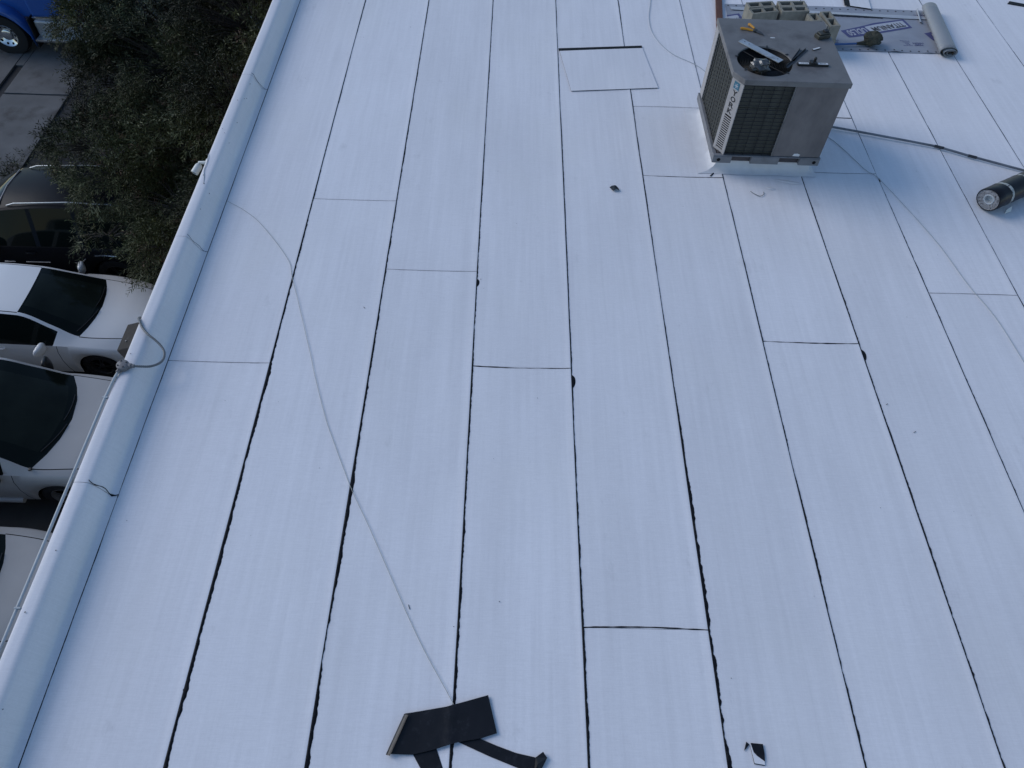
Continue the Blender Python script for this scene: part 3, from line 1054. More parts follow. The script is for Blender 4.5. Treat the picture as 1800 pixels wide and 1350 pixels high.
mb = MB()
rows = []
for j in range(41):
    t = j / 40
    row = []
    for i in range(141):
        s = i / 140
        x = 5.17 + (8.14 - 5.17) * s + .07 * t
        yb = 9.80 + .012 * s + .006 * mnoise.noise(Vector((x * 2, 0, 4)))
        yt = 10.985 + .03 * math.sin(s * 3) + .005 * mnoise.noise(Vector((x * 2, 1, 4)))
        y = yb + (yt - yb) * t
        row.append((x, y, ul_z(x, y)))
    rows.append(row)
mb.grid(rows)
sheet = mb.build('printed_sheet', M['underlay'], ul, off=UO, smooth=True)


def on_sheet(x, y, d=.0022):
    return (x, y, ul_z(x, y) + d)


def flat_print(name, polys, m, d, parent, cut=0.04):
    """Flat print that follows the sheet: polygons are split finely and laid on it."""
    bm = bmesh.new()
    for poly in polys:
        vs = [bm.verts.new((x, y, 0)) for x, y in poly]
        try:
            bm.faces.new(vs)
        except ValueError:
            pass
    bmesh.ops.triangulate(bm, faces=bm.faces)
    for _ in range(5):
        lg = [e for e in bm.edges if e.calc_length() > cut]
        if not lg:
            break
        bmesh.ops.subdivide_edges(bm, edges=lg, cuts=1)
        bmesh.ops.triangulate(bm, faces=[f for f in bm.faces if len(f.verts) > 3])
    mb = MB()
    bm.verts.index_update()
    mb.add([on_sheet(v.co.x, v.co.y, d) for v in bm.verts], [tuple(v.index for v in f.verts) for f in bm.faces])
    bm.free()
    return mb.build(name, m, parent, off=UO)


# outline of one logo, in sheet coordinates (read from the far side, so it runs right to left)
LOGO_OUT = [(6.79, 10.335), (6.86, 10.150), (7.20, 10.235), (7.42, 10.325), (7.86, 10.480), (7.80, 10.715), (7.32, 10.570), (7.08, 10.455)]
LOGO_IN = [(7.235, 10.285), (7.415, 10.365), (7.815, 10.507), (7.768, 10.668), (7.33, 10.530), (7.16, 10.455)]


def logo(dx, part_only=False):
    if part_only:
        flat_print('printed_logo', [[(x + dx, y) for x, y in [(6.79, 10.335), (6.86, 10.150), (7.02, 10.19), (6.98, 10.41)]]], M['print_blue'], .0020, sheet)
        words = [('50', M['print_pale'], (6.875, 10.325), (6.905, 10.195), (7.03, 10.23), .0058)]
    else:
        flat_print('printed_logo', [[(x + dx, y) for x, y in LOGO_OUT]], M['print_blue'], .0020, sheet)
        flat_print('printed_logo', [[(x + dx, y) for x, y in LOGO_IN]], M['print_pale'], .0032, sheet)
        words = [('TITANIUM', M['print_black'], (7.235, 10.435), (7.285, 10.335), (7.785, 10.515), .0070),
                 ('UDL50', M['print_pale'], (6.855, 10.335), (6.895, 10.190), (7.185, 10.285), .0058)]
    for s, m_, pl_, pt_, pr_, d in words:
        # pl_: foot of the last letter, pt_: its head, pr_: head of the first letter
        vs, fs = text_geo(s, .015)
        hv = Vector(pt_) - Vector(pl_)
        bv = Vector(pr_) - Vector(pt_)
        org = Vector(pl_)
        pts = []
        for u, w in vs:
            q = org + bv * (1 - u) + hv * w
            pts.append(on_sheet(q.x + dx, q.y, d))
        mb = MB(); mb.add(pts, fs)
        mb.build('lettering', m_, sheet, off=UO)


logo(0.0)
logo(-1.2)
flat_print('printed_logo', [[(5.215, 10.350), (5.46, 10.480), (5.40, 10.715), (5.215, 10.66)]], M['print_blue'], .0020, sheet)
flat_print('printed_logo', [[(5.215, 10.385), (5.415, 10.507), (5.368, 10.668), (5.215, 10.62)]], M['print_pale'], .0032, sheet)
vs, fs = text_geo('TITA', .015)
mb = MB(); mb.add([on_sheet(5.22 + .165 * (1 - u) - .05 * (1 - w) * 0 - .02 * w + .02, 10.53 + .085 * (1 - u) - .11 * w, .0070) for u, w in vs], fs)
mb.build('lettering', M['print_black'], sheet, off=UO)
logo(1.195, True)
for dx in (0.0, -1.2):
    for s, x0, x1, y0, y1 in (('HIGH', 7.735, 7.885, 10.040, 10.075), ('TEMP', 7.745, 7.875, 9.995, 10.030)):
        vs, fs = text_geo(s, .02)
        mb = MB(); mb.add([on_sheet(x1 + dx - u * (x1 - x0), y1 - w * (y1 - y0) + .03 * (x1 - u * (x1 - x0) - 7.8), .0045) for u, w in vs], fs)
        mb.build('lettering', M['print_blue'], sheet, off=UO)
    polys = []
    for (xa, xb, y) in ((7.57, 7.70, 10.105), (7.60, 7.69, 10.075), (7.62, 7.68, 10.045), (7.63, 7.68, 10.02), (7.59, 7.71, 9.99)):
        x = xa
        while x < xb:
            w = random.uniform(.008, .02)
            polys.append([(x + dx, y), (x + w + dx, y), (x + w + dx, y + .012), (x + dx, y + .012)])
            x += w + .007
    x = 7.99
    while x < 8.17:
        w = random.uniform(.01, .02)
        polys.append([(x + dx, 10.835), (x + w + dx, 10.833), (x + w + dx, 10.855), (x + dx, 10.857)])
        x += w + .008
    flat_print('small_print', polys, M['print_blue'], .002, sheet)
mb = MB()
for e_, yy in ((0, 9.845), (1, 10.945)):
    x = 5.28
    while x < 8.1:
        mb.lathe([(0, .004), (.010, .0035), (.013, .001)], 8, Matrix.Translation(on_sheet(x, yy + random.uniform(-.006, .006), .001)))
        x += .118
nm_ = mb.build('nail_marks', M['print_black'], sheet, off=UO)
nm_['kind'] = 'stuff'
# loose edge band lying over the sheet, the shadow below it painted as dark dashes
mb = MB()
rows = []
for i in range(61):
    s = i / 60
    x = 5.3 + 2.92 * s
    yc = 10.855 - .105 * s
    row = []
    for k in range(5):
        y = yc - .045 + .09 * k / 4
        row.append((x, y, ul_z(x, y) + .008 + .012 * (1 - k / 4) * (.6 + .4 * math.sin(x * 3))))
    rows.append(row)
mb.grid(rows)
mb.build('edge_band', M['underlay_edge'], ul, off=UO, smooth=True)
polys = []
for i in range(34):
    x = 6.55 + .028 * i
    if mnoise.noise(Vector((x * 9, 3, 1))) > -.25:
        y = 10.865 - .115 * (x - 5) / 3.22 - .056
        polys.append([(x, y - .006 - random.uniform(0, .012)), (x + .03, y - .006 - random.uniform(0, .012)), (x + .03, y + .006), (x, y + .006)])
flat_print('band_shadow', polys, M['print_black'], .003, ul)
# rolled end: a squashed spiral, open at both ends
A_, B_ = Vector((8.095, 9.715, 0)), Vector((8.235, 10.965, 0))
ax_ = (B_ - A_); Ln = ax_.length; ax_.normalize(); sd = Vector((ax_.y, -ax_.x, 0))
mb = MB()
rows = []
nt = 110
for k in range(nt + 1):
    t = k / nt
    ang = math.pi * 1.5 - t * 2 * math.pi * 2.6
    rr = 1 - .62 * t
    cx = .05 * t
    u, w = math.cos(ang) * .126 * rr + cx, math.sin(ang) * .076 * rr + .088 - .020 * t
    row = []
    for s in range(13):
        q = A_ + ax_ * (Ln * s / 12 + (.012 * math.sin(t * 9) if s in (0, 12) else 0)) + sd * (u * (1 - .10 * s / 12)) + Vector((0, 0, w * (1 - .05 * s / 12) + .004 * mnoise.noise(Vector((s * .4, ang * .8, 1)))))
        row.append(tuple(q))
    rows.append(row)
mb.grid(rows)
rl = mb.build('rolled_end', M['underlay_back'], ul, off=UO, smooth=True)
so = rl.modifiers.new('thickness', 'SOLIDIFY'); so.thickness = .004
mb = MB()
pts = [A_ + ax_ * (.02 + (Ln - .05) * s) + sd * .05 + Vector((0, 0, .062)) for s in (0, .5, 1)]
mb.tube(pts, .030, 14, caps=False)
mb.build('cardboard_core', M['cardboard'], rl, off=UO, smooth=True)
mb = MB()            # creased fold of the sheet beside the roll
rows = [[tuple(B_ + ax_ * (-.03 - .36 * s / 8) + sd * (-.15 - .06 * math.sin(k / 6 * math.pi) * (.4 + .6 * s / 8) * (k / 6) - .02 * k / 6) + Vector((0, 0, .02 + .045 * math.sin(k / 6 * math.pi) * (1 - .5 * s / 8)))) for k in range(7)] for s in range(9)]
mb.grid(rows)
mb.build('folded_edge', M['underlay_edge'], ul, off=UO, smooth=True)

# tar brush on the underlayment
tb = empty('tar_brush', (6.95, 9.95, .018), 'blue handled tar brush with a dark clotted head on the printed underlayment', 'brush')
TO = (6.95, 9.95, .018)
mb = MB(); mb.tube([(6.05, 9.865, .036), (6.6, 9.913, .036), (6.93, 9.945, .042)], [.015, .015, .013], 8)
mb.build('handle', M['blue_handle'], tb, off=TO, smooth=True)
mb = MB(); mb.tube([(6.90, 9.942, .042), (6.97, 9.95, .045), (7.04, 9.955, .055)], [.017, .026, .04], 8)
mb.build('ferrule', M['tar'], tb, off=TO, smooth=True)
bm = bmesh.new()
bmesh.ops.create_icosphere(bm, subdivisions=3, radius=1)
for v in bm.verts:
    p = v.co.copy()
    k = 1 + .35 * mnoise.noise(p * 1.5 + Vector((3, 1, 0))) + .22 * mnoise.noise(p * 4.5)
    v.co = Vector((.165 + p.x * .125 * k, .02 + p.y * .105 * k, max(.0, .085 + p.z * .09 * k)))
me = bpy.data.meshes.new('brush_head'); bm.to_mesh(me); bm.free()
me.materials.append(M['tar'])
o = bpy.data.objects.new('brush_head', me); col.objects.link(o); o.parent = tb
mb = MB()
for k in range(70):
    a, e = random.uniform(-1.9, 1.9), random.uniform(-.2, 1.3)
    d = Vector((math.cos(a) * math.cos(e), math.sin(a) * math.cos(e), math.sin(e)))
    p = Vector((.165, .02, .085)) + Vector((d.x * .10, d.y * .085, d.z * .07))
    q = p + d * random.uniform(.010, .028) + Vector((.010, 0, -.008))
    mb.tube([p, q], [.011, .007], 5)
bh = mb.build('bristles', M['tar'], tb)
bh['kind'] = 'stuff'

# ================================================================== SHEETS, PATCHES, OFFCUTS ON THE ROOF
pa = empty('membrane_patch', (3.4, 9.2, 0), 'loose white membrane square with a black top strip on the strips left of the unit', 'membrane piece')
PQ = [(2.895, 8.605), (4.022, 8.742), (3.905, 9.690), (2.770, 9.545)]
mb = MB()
rows = []
for j in range(13):
    t = j / 12
    row = []
    for i in range(15):
        s = i / 14
        x = (PQ[0][0] * (1 - s) + PQ[1][0] * s) * (1 - t) + (PQ[3][0] * (1 - s) + PQ[2][0] * s) * t
        y = (PQ[0][1] * (1 - s) + PQ[1][1] * s) * (1 - t) + (PQ[3][1] * (1 - s) + PQ[2][1] * s) * t
        row.append((x, y, .0125 + .0015 * mnoise.noise(Vector((x * 2, y * 2, 1)))))
    rows.append(row)
mb.grid(rows)
o = mb.build('white_sheet', M['membrane'], pa, off=(3.4, 9.2, 0))
so = o.modifiers.new('thickness', 'SOLIDIFY'); so.thickness = .006; so.offset = -1
o.data.materials.append(M['bitumen']); so.material_offset_rim = 1
mb = MB()
mb.prism([(2.762, 9.548), (3.903, 9.694), (3.900, 9.748), (2.755, 9.606)], .0075, .0145)
mb.build('selvage_strip', M['bitumen'], pa, off=(3.4, 9.2, 0))

pb = empty('membrane_offcut', (7.25, 11.4, 0), 'white membrane offcut with a black left edge overlapping the printed sheet', 'membrane piece')
mb = MB()
mb.prism([(7.105, 11.035), (7.395, 10.965), (7.47, 11.55), (7.20, 11.62)], .020, .026)
o = mb.build('white_sheet', M['membrane'], pb, off=(7.25, 11.4, 0))
mb = MB()
mb.prism([(7.025, 11.050), (7.103, 11.035), (7.198, 11.62), (7.12, 11.63)], .020, .025)
mb.build('selvage_strip', M['bitumen'], pb, off=(7.25, 11.4, 0))
mb = MB()
mb.prism([(7.10, 11.028), (7.395, 10.957), (7.396, 10.964), (7.104, 11.0345)], .018, .0255)
mb.build('cut_edge', M['bitumen'], pb, off=(7.25, 11.4, 0))

pc = empty('membrane_piece', (9.93, 11.42, 0), 'membrane piece with a dark edge at the far right of the roof', 'membrane piece')
mb = MB(); mb.prism([(9.44, 11.16), (9.75, 11.05), (10.3, 11.9), (9.9, 12.1)], .004, .012)
mb.build('white_sheet', M['membrane'], pc, off=(9.75, 11.2, 0))
mb = MB(); mb.prism([(9.38, 11.08), (9.72, 10.97), (9.75, 11.045), (9.44, 11.155)], .004, .011)
mb.build('selvage_strip', M['bitumen'], pc, off=(9.75, 11.2, 0))


def curl_sheet(name, poly, m, parent, off, zfun, cut=.05, th=.004):
    bm = bmesh.new()
    bm.faces.new([bm.verts.new((x, y, 0)) for x, y in poly])
    bmesh.ops.triangulate(bm, faces=bm.faces)
    for _ in range(5):
        lg = [e for e in bm.edges if e.calc_length() > cut]
        if not lg:
            break
        bmesh.ops.subdivide_edges(bm, edges=lg, cuts=1)
        bmesh.ops.triangulate(bm, faces=[f for f in bm.faces if len(f.verts) > 3])
    bm.verts.index_update()
    mb = MB()
    mb.add([(v.co.x, v.co.y, zfun(v.co.x, v.co.y)) for v in bm.verts], [tuple(v.index for v in f.verts) for f in bm.faces])
    bm.free()
    o = mb.build(name, m, parent, off=off, smooth=True)
    s = o.modifiers.new('thickness', 'SOLIDIFY'); s.thickness = th; s.offset = -1
    s = o.modifiers.new('crisp', 'EDGE_SPLIT'); s.split_angle = R(50)
    return o


oc = empty('bitumen_offcut', (1.8, 1.1, 0), 'large black bitumen offcut, a crooked oblong with its left end folded', 'offcut')
OO = (1.8, 1.1, 0)
curl_sheet('offcut_sheet', [(1.425, .905), (1.52, 1.155), (1.80, 1.205), (2.075, 1.285), (2.142, 1.045), (2.03, 1.010), (1.885, .985), (1.73, .938), (1.59, .905)], M['bitumen_film'], oc, OO,
           lambda x, y: .016 + .008 * mnoise.noise(Vector((x * 2.5, y * 2.5, 0))) + .012 * max(0, (1.62 - x) / .2) ** 2 + .006 * math.exp(-((x - 1.83) / .03) ** 2))
mb = MB()       # the end is turned up and rolled back on itself
rows = []
for k in range(9):
    a = k / 8 * math.pi * .9
    rows.append([(1.425 + .095 * s / 6 - .016 * math.sin(a) + .030 * (1 - math.cos(a)) * .5, .905 + .25 * s / 6 - .006 * (1 - math.cos(a)), .030 - .013 + .016 * (1 - math.cos(a)) * .75) for s in range(7)])
mb.grid(rows)
mb.build('folded_end', M['bitumen_film'], oc, off=OO, smooth=True)
s1 = empty('bitumen_strip', (1.7, .85, 0), 'short black strip sticking out below the large black offcut', 'strip', 'black strips under the offcut')
curl_sheet('strip_sheet', [(1.58, .93), (1.62, .87), (1.67, .80), (1.72, .66), (1.85, .66), (1.80, .82), (1.735, .97), (1.66, .99)], M['bitumen_film'], s1, (1.7, .85, 0),
           lambda x, y: .006 + .003 * mnoise.noise(Vector((x * 5, y * 5, 3))) + .05 * max(0, .80 - y) ** 1.2)
s2 = empty('bitumen_strip', (2.2, .92, 0), 'long black strip angling right from the large black offcut, its tip folded', 'strip', 'black strips under the offcut')
curl_sheet('strip_sheet', [(1.87, .995), (2.00, 1.035), (2.03, 1.012), (2.14, .972), (2.27, .930), (2.40, .905), (2.45, .900), (2.41, .800), (2.28, .842), (2.10, .905)], M['bitumen_film'], s2, (2.2, .92, 0),
           lambda x, y: .007 + .012 * max(0, x - 2.2) + .004 * mnoise.noise(Vector((x * 4, y * 4, 8))))
mb = MB()
mb.add([(2.40, .905, .016), (2.448, .938, .022), (2.475, .902, .024), (2.415, .795, .020), (2.385, .80, .030), (2.41, .86, .042)], [(0, 1, 2, 5), (0, 5, 3, 4), (5, 2, 3)])
o = mb.build('folded_tip', M['bitumen_film'], s2, off=(2.2, .92, 0))

sA = empty('bitumen_scrap', (3.88, .96, 0), 'black membrane scrap with a white lower corner near the front edge', 'scrap')
mb = MB(); mb.prism([(3.835, 1.016), (3.918, 1.010), (3.912, .888), (3.846, .897)], .0062, .0105)
mb.build('scrap_back', M['membrane'], sA, off=(3.88, .96, 0))
mb = MB(); mb.prism([(3.838, 1.019), (3.921, 1.013), (3.921, .955), (3.915, .908), (3.870, .940), (3.850, .962)], .0107, .0125)
mb.build('scrap_face', M['bitumen_film'], sA, off=(3.88, .96, 0))
mb = MB(); mb.prism([(3.834, 1.010), (3.838, 1.012), (3.8475, .8955), (3.912, .8865), (3.913, .883), (3.843, .892)], .0055, .0064)
mb.build('scrap_edge', M['bitumen'], sA, off=(3.88, .96, 0))
sB = empty('bitumen_scrap', (3.80, 1.0, 0), 'tiny black sliver beside the two-toned scrap', 'scrap')
mb = MB(); mb.prism([(3.812, 1.026), (3.830, 1.010), (3.806, .985), (3.788, .970)], .0055, .0095)
mb.build('sliver', M['bitumen_film'], sB, off=(3.80, 1.0, 0))
sC = empty('bitumen_scrap', (3.32, 6.70, 0), 'small rounded black scrap alone in the middle of the roof', 'scrap')
curl_sheet('scrap_face', [(3.265, 6.735), (3.290, 6.750), (3.325, 6.738), (3.360, 6.705), (3.372, 6.672), (3.340, 6.678), (3.298, 6.662)], M['bitumen_film'], sC, (3.32, 6.70, 0),
           lambda x, y: .006 + .03 * math.exp(-((x - 3.33) / .04) ** 2), cut=.02)
sD = empty('membrane_curl', (4.98, 6.72, 0), 'small pale curl of membrane in front of the rooftop unit', 'scrap')
mb = MB()
mb.tube(smooth_path([(4.86, 6.74, .008), (4.89, 6.70, .010), (4.95, 6.655, .012), (5.00, 6.69, .010), (5.01, 6.735, .008)], 4), .0035, 5)
mb.build('curl', M['flex'], sD, off=(4.98, 6.72, 0), smooth=True)

# black roll of membrane at the right
A_, B_ = Vector((7.432, 6.555, .142)), Vector((8.30, 7.05, .142))
ax_ = (B_ - A_).normalized(); Ln = (B_ - A_).length
rb = empty('membrane_roll', (A_.x, A_.y, 0), 'black membrane roll with a dusty white end and taped bands lying on the roof', 'roll')
q_ = ax_.to_track_quat('Z', 'Y').to_matrix().to_4x4()
RM = Matrix.Translation((0, 0, .142)) @ q_


def roll_r(a):
    return .134 * (1 + .05 * math.cos(2 * a + .7) + .015 * math.cos(3 * a))


def roll_ring(rs, z, n=40):
    pts = []
    for k in range(n + 1):
        a = 2 * math.pi * k / n
        p = RM @ Vector((roll_r(a) * rs * math.cos(a), roll_r(a) * rs * math.sin(a), z))
        p.z = max(p.z, .006)
        pts.append(tuple(p))
    return pts


mb = MB(); mb.grid([roll_ring(.89, -.004), roll_ring(.97, -.005), roll_ring(1.0, .006)] + [roll_ring(1.0 + .012 * mnoise.noise(Vector((z * 9, 1, 1))), z * Ln) for z in (.1, .2, .35, .5, .7, .9)] + [roll_ring(1, Ln)])
mb.build('roll_wrap', M['roll_film'], rb, smooth=True)
mb = MB(); mb.grid([roll_ring(.89, -.004), roll_ring(.8, .004), roll_ring(.66, -.002), roll_ring(.45, .008)])
mb.build('roll_end', M['roll_end'], rb, smooth=True)
mb = MB(); mb.grid([roll_ring(.45, .008), roll_ring(.40, .0), roll_ring(.34, .004), roll_ring(.30, .05), roll_ring(.02, .055)])
mb.build('roll_core', M['core_pale'], rb, smooth=True)
mb = MB(); mb.grid([roll_ring(1, Ln), roll_ring(.5, Ln + .004), roll_ring(.02, Ln + .004)])
mb.build('roll_end', M['roll_end'], rb, smooth=True)
for z in (.205, .52):
    mb = MB(); mb.grid([roll_ring(1.012, z - .020), roll_ring(1.018, z - .018), roll_ring(1.018, z + .018), roll_ring(1.012, z + .020)])
    mb.build('tape_band', M['roll_band'], rb, smooth=True)
mb = MB()
p0 = RM @ Vector((0, 0, .20))
mb.add([(p0.x + .085, p0.y - .125, .030), (p0.x + .16, p0.y - .075, .045), (p0.x + .145, p0.y - .125, .010), (p0.x + .06, p0.y - .165, .008)], [(0, 1, 2, 3)])
mb.build('tape_tail', M['white_plastic'], rb)

# ================================================================== CORDS, WIRES, PIPES
cp = [(-0.915, 6.30), (-0.69, 6.15), (-0.45, 5.92), (-0.10, 5.45), (0.00, 5.18), (0.14, 4.80), (0.29, 4.38), (0.45, 3.92), (0.61, 3.50), (0.79, 3.11), (0.93, 2.82), (1.11, 2.50), (1.33, 2.09), (1.58, 1.63), (1.83, 1.24), (1.87, 1.17)]
mb = MB()
pts = smooth_path([(x, y, .0105 + (.006 if i > 13 else 0)) for i, (x, y) in enumerate(cp)], 8)
mb.tube([(p.x + .003 * mnoise.noise(p * 4), p.y, p.z) for p in pts], .0021, 6)
tag(mb.build('cord', M['cord'], smooth=True), 'thin tan cord winding across the left strips to the black offcut', 'cord')
mb = MB()
pts = smooth_path([(5.78, 8.05, .010), (6.00, 7.80, .010), (6.12, 7.59, .010), (6.29, 7.19, .011), (6.415, 7.00, .012), (6.72, 6.05, .010), (6.85, 5.38, .010), (6.97, 4.92, .010), (7.03, 4.35, .012), (7.09, 3.7, .012), (7.2, 2.9, .012)], 6)
mb.tube(pts, .0034, 6)
tag(mb.build('thin_wire', M['wire_grey'], smooth=True), 'thin pale wire running from the rooftop unit down the right strips', 'wire')
mb = MB()
pts = smooth_path([(4.2, 11.7, .01), (4.15, 11.05, .010), (4.07, 10.47, .010), (4.10, 10.01, .012), (4.29, 9.58, .012), (4.62, 9.27, .012), (4.85, 8.8, .012), (4.95, 8.36, .02)], 6)
mb.tube(pts, .0034, 6)
tag(mb.build('thin_wire', M['wire_grey'], smooth=True), 'thin pale wire curving in behind the rooftop unit from the top', 'wire')

cd = empty('gas_pipe', (6.5, 7.9, 0), 'weathered metal pipe laid across the strips from the unit to the right', 'pipe')
CO = (6.5, 7.9, 0)
path = [(5.66, 8.10, .06), (6.07, 7.985, .034), (6.34, 7.92, .031), (6.98, 7.745, .030), (7.29, 7.655, .030), (7.59, 7.505, .030), (8.18, 7.245, .030), (9.4, 6.72, .030)]
mb = MB(); mb.tube(path, .0138, 10)
mb.build('pipe_run', M['pipe_old'], cd, off=CO, smooth=True)
for i, (a, b) in enumerate((((7.25, 7.667, .030), (7.35, 7.628, .030)), ((7.60, 7.500, .030), (7.69, 7.462, .030)))):
    mb = MB(); mb.tube([a, b], .0175, 10)
    mb.build('coupling', M['tool_steel'], cd, off=CO, smooth=True)

# conduit along the outside of the parapet with its round box, and the flexible whip to the wall lamp
cn = empty('edge_conduit', (-1.22, 3.85, .15), 'pale conduit clipped along the parapet edge with a round cast junction box', 'conduit')
NO = (-1.22, 3.85, .15)
mb = MB()
mb.tube([(-1.229, -4.5, .190), (-1.229, 1.0, .190), (-1.228, 2.6, .191), (-1.222, 3.55, .195), (-1.205, 3.74, .208), (-1.185, 3.815, .220)], .0115, 10)
mb.build('pipe_run', M['conduit_white'], cn, off=NO, smooth=True)
for y in (-1.2, 1.75, 3.55):
    mb = MB(); mb.box(-1.243, -1.199, y - .007, y + .007, .180, .2055)
    mb.build('pipe_clip', M['conduit_white'], cn, off=NO, bevel=.003)
mb = MB()
Tj = Matrix.Translation((-1.158, 3.862, .213))
mb.lathe([(.0, .048), (.040, .047), (.050, .042), (.053, .030), (.053, .0), (.0, .0)], 20, Tj)
jb = mb.build('junction_box', M['cast'], cn, off=NO, smooth=True)
mb = MB()
for k in range(4):
    a = k * math.pi / 2 + .5
    mb.lathe([(0, .054), (.006, .0535), (.008, .046)], 8, Tj @ Matrix.Translation((.036 * math.cos(a), .036 * math.sin(a), 0)))
mb.build('cover_screws', M['tool_steel'], jb, off=NO)
mb = MB()
mb.tube([(-1.120, 3.862, .236), (-1.085, 3.860, .236)], .022, 8)
mb.tube([(-1.084, 3.860, .236), (-1.060, 3.858, .236)], .016, 8)
mb.build('hub', M['cast'], cn, off=NO, smooth=False)
mb = MB(); mb.tube([(-1.175, 3.832, .226), (-1.190, 3.795, .222)], .018, 8)
mb.build('hub', M['cast'], cn, off=NO)
wp = [(-1.232, 4.50, .125), (-1.215, 4.44, .195), (-1.180, 4.375, .219), (-1.130, 4.300, .220), (-1.060, 4.230, .218), (-0.990, 4.180, .205), (-0.930, 4.130, .190), (-0.885, 4.070, .180), (-0.868, 4.005, .180),
      (-0.875, 3.950, .186), (-0.905, 3.910, .195), (-0.950, 3.880, .208), (-1.000, 3.865, .225), (-1.062, 3.858, .236)]
mb = MB()
sp = smooth_path(wp, 10)
mb.tube(sp, [.0105 + .0010 * math.sin(i * 2.2) for i in range(len(sp))], 10)
mb.build('flexible_whip', M['flex'], cn, off=NO, smooth=True)

wl = empty('wall_lamp', (-1.21, 4.4, -.1), 'weathered brown metal lamp housing fixed outside the parapet below the flexible conduit', 'wall lamp')
WO = (-1.21, 4.4, -.1)
mb = MB()
# (x, y, z) of the housing: sloping top, chamfered near end
near, far = 4.27, 4.585
top_i, top_o, bot_o, bot_i = (-1.205, .02), (-1.470, -.075), (-1.44, -.22), (-1.205, -.26)
prof = [top_i, top_o, bot_o, bot_i]
vs = [(x, far, z) for x, z in prof] + [(x, near, z) for x, z in prof]
vs += [(-1.205, near - .075, -.06), (-1.39, near - .065, -.11), (-1.37, near - .06, -.20), (-1.205, near - .075, -.24)]
mb.add(vs, [(0, 1, 2, 3), (0, 4, 5, 1), (1, 5, 6, 2), (2, 6, 7, 3), (4, 8, 9, 5), (5, 9, 10, 6), (6, 10, 11, 7), (8, 11, 10, 9), (0, 3, 7, 11, 8, 4)])
wb_ = mb.build('housing', M['rust_box'], wl, off=WO, bevel=.006)
mb = MB(); mb.box(-1.435, -1.25, near + .02, far - .02, -.262, -.235)
mb.build('lens', M['lens'], wl, off=WO)
mb = MB(); mb.box(-1.2042, -1.1998, near - .09, far + .03, -.30, .05)
mb.build('mounting_plate', M['rust_dark'], wl, off=WO)
for (x, y, z) in ((-1.30, 4.47, -.012), (-1.40, 4.36, -.048)):
    mb = MB(); mb.lathe([(0, .009), (.008, .008), (.010, .0)], 8, Matrix.Translation((x, y, z)) @ Matrix.Rotation(R(-20), 4, 'Y'))
    mb.build('screw', M['cast'], wb_, off=WO)

sc = empty('security_camera', (-1.21, 6.80, .1), 'small white bullet camera on a short arm outside the parapet', 'security camera')
SO = (-1.21, 6.80, .1)
mb = MB(); mb.lathe([(0, .012), (.045, .012), (.05, .0), (.05, -.012)], 16, Matrix.Translation((-1.214, 6.800, .115)) @ Matrix.Rotation(R(-90), 4, 'Y'))
mb.build('mount', M['white_plastic'], sc, off=SO, smooth=True)
mb = MB(); mb.tube([(-1.215, 6.80, .115), (-1.255, 6.80, .115), (-1.315, 6.800, .118), (-1.325, 6.785, .10)], [.026, .020, .015, .012], 10)
mb.build('arm', M['white_plastic'], sc, off=SO, smooth=True)
d_ = Vector((-.45, -.80, -.42)).normalized()
Tc = Matrix.Translation((-1.325, 6.785, .080)) @ d_.to_track_quat('Z', 'Y').to_matrix().to_4x4()
mb = MB(); mb.lathe([(0, -.030), (.020, -.027), (.036, -.010), (.040, .010), (.040, .095), (.037, .097), (.036, .090), (0, .088)], 18, Tc)
mb.build('camera_body', M['white_plastic'], sc, off=SO, smooth=True)
mb = MB(); mb.lathe([(0, .0905), (.030, .0905), (.032, .089)], 16, Tc)
mb.build('camera_lens', M['glass'], sc, off=SO)
mb = MB(); mb.tube(smooth_path([(-1.212, 6.83, .14), (-1.195, 6.84, .205), (-1.17, 6.70, .211), (-1.165, 6.55, .211), (-1.135, 6.43, .210), (-1.115, 6.33, .206)], 5), .0035, 5)
mb.build('camera_cable', M['wire_grey'], sc, off=SO, smooth=True)

# specks and shreds of dirt on the membrane: too many to count
mb = MB()
for k in range(75):
    x, y = random.uniform(-.85, 9.5), random.uniform(.3, 12)
    if AX0 - .1 < x < AX1 + .1 and AY0 - .1 < y < AY1 + .1:
        continue
    s = random.choice([.0025, .003, .003, .004, .005])
    a = random.uniform(0, 6.28)
    asp = random.uniform(.25, .9)
    pts = [(x + s * math.cos(a + t * 1.2566) * (1 if t % 2 else .7), y + s * asp * math.sin(a + t * 1.2566)) for t in range(5)]
    mb.prism(pts, .0048, .0048 + random.uniform(.0012, .003))
for k in range(6):
    x, y = random.uniform(-.6, 7), random.uniform(.8, 6)
    a = random.uniform(0, 3.14); l = random.uniform(.02, .045)
    mb.tube([(x, y, .006), (x + l * math.cos(a), y + l * math.sin(a), .006)], .0022, 4)
for k in range(16):
    y = random.uniform(.9, 8.5)
    j = random.choice([8, 9, 12, 13])
    x, z = PROF[j]
    s = random.uniform(.002, .004)
    mb.box(x - s, x + s, y - s * 1.6, y + s * 1.6, z + .004, z + .0075)
tag(mb.build('debris', M['speck']), 'dark specks and shreds of dirt strewn over the white roof', 'debris', kind='stuff')


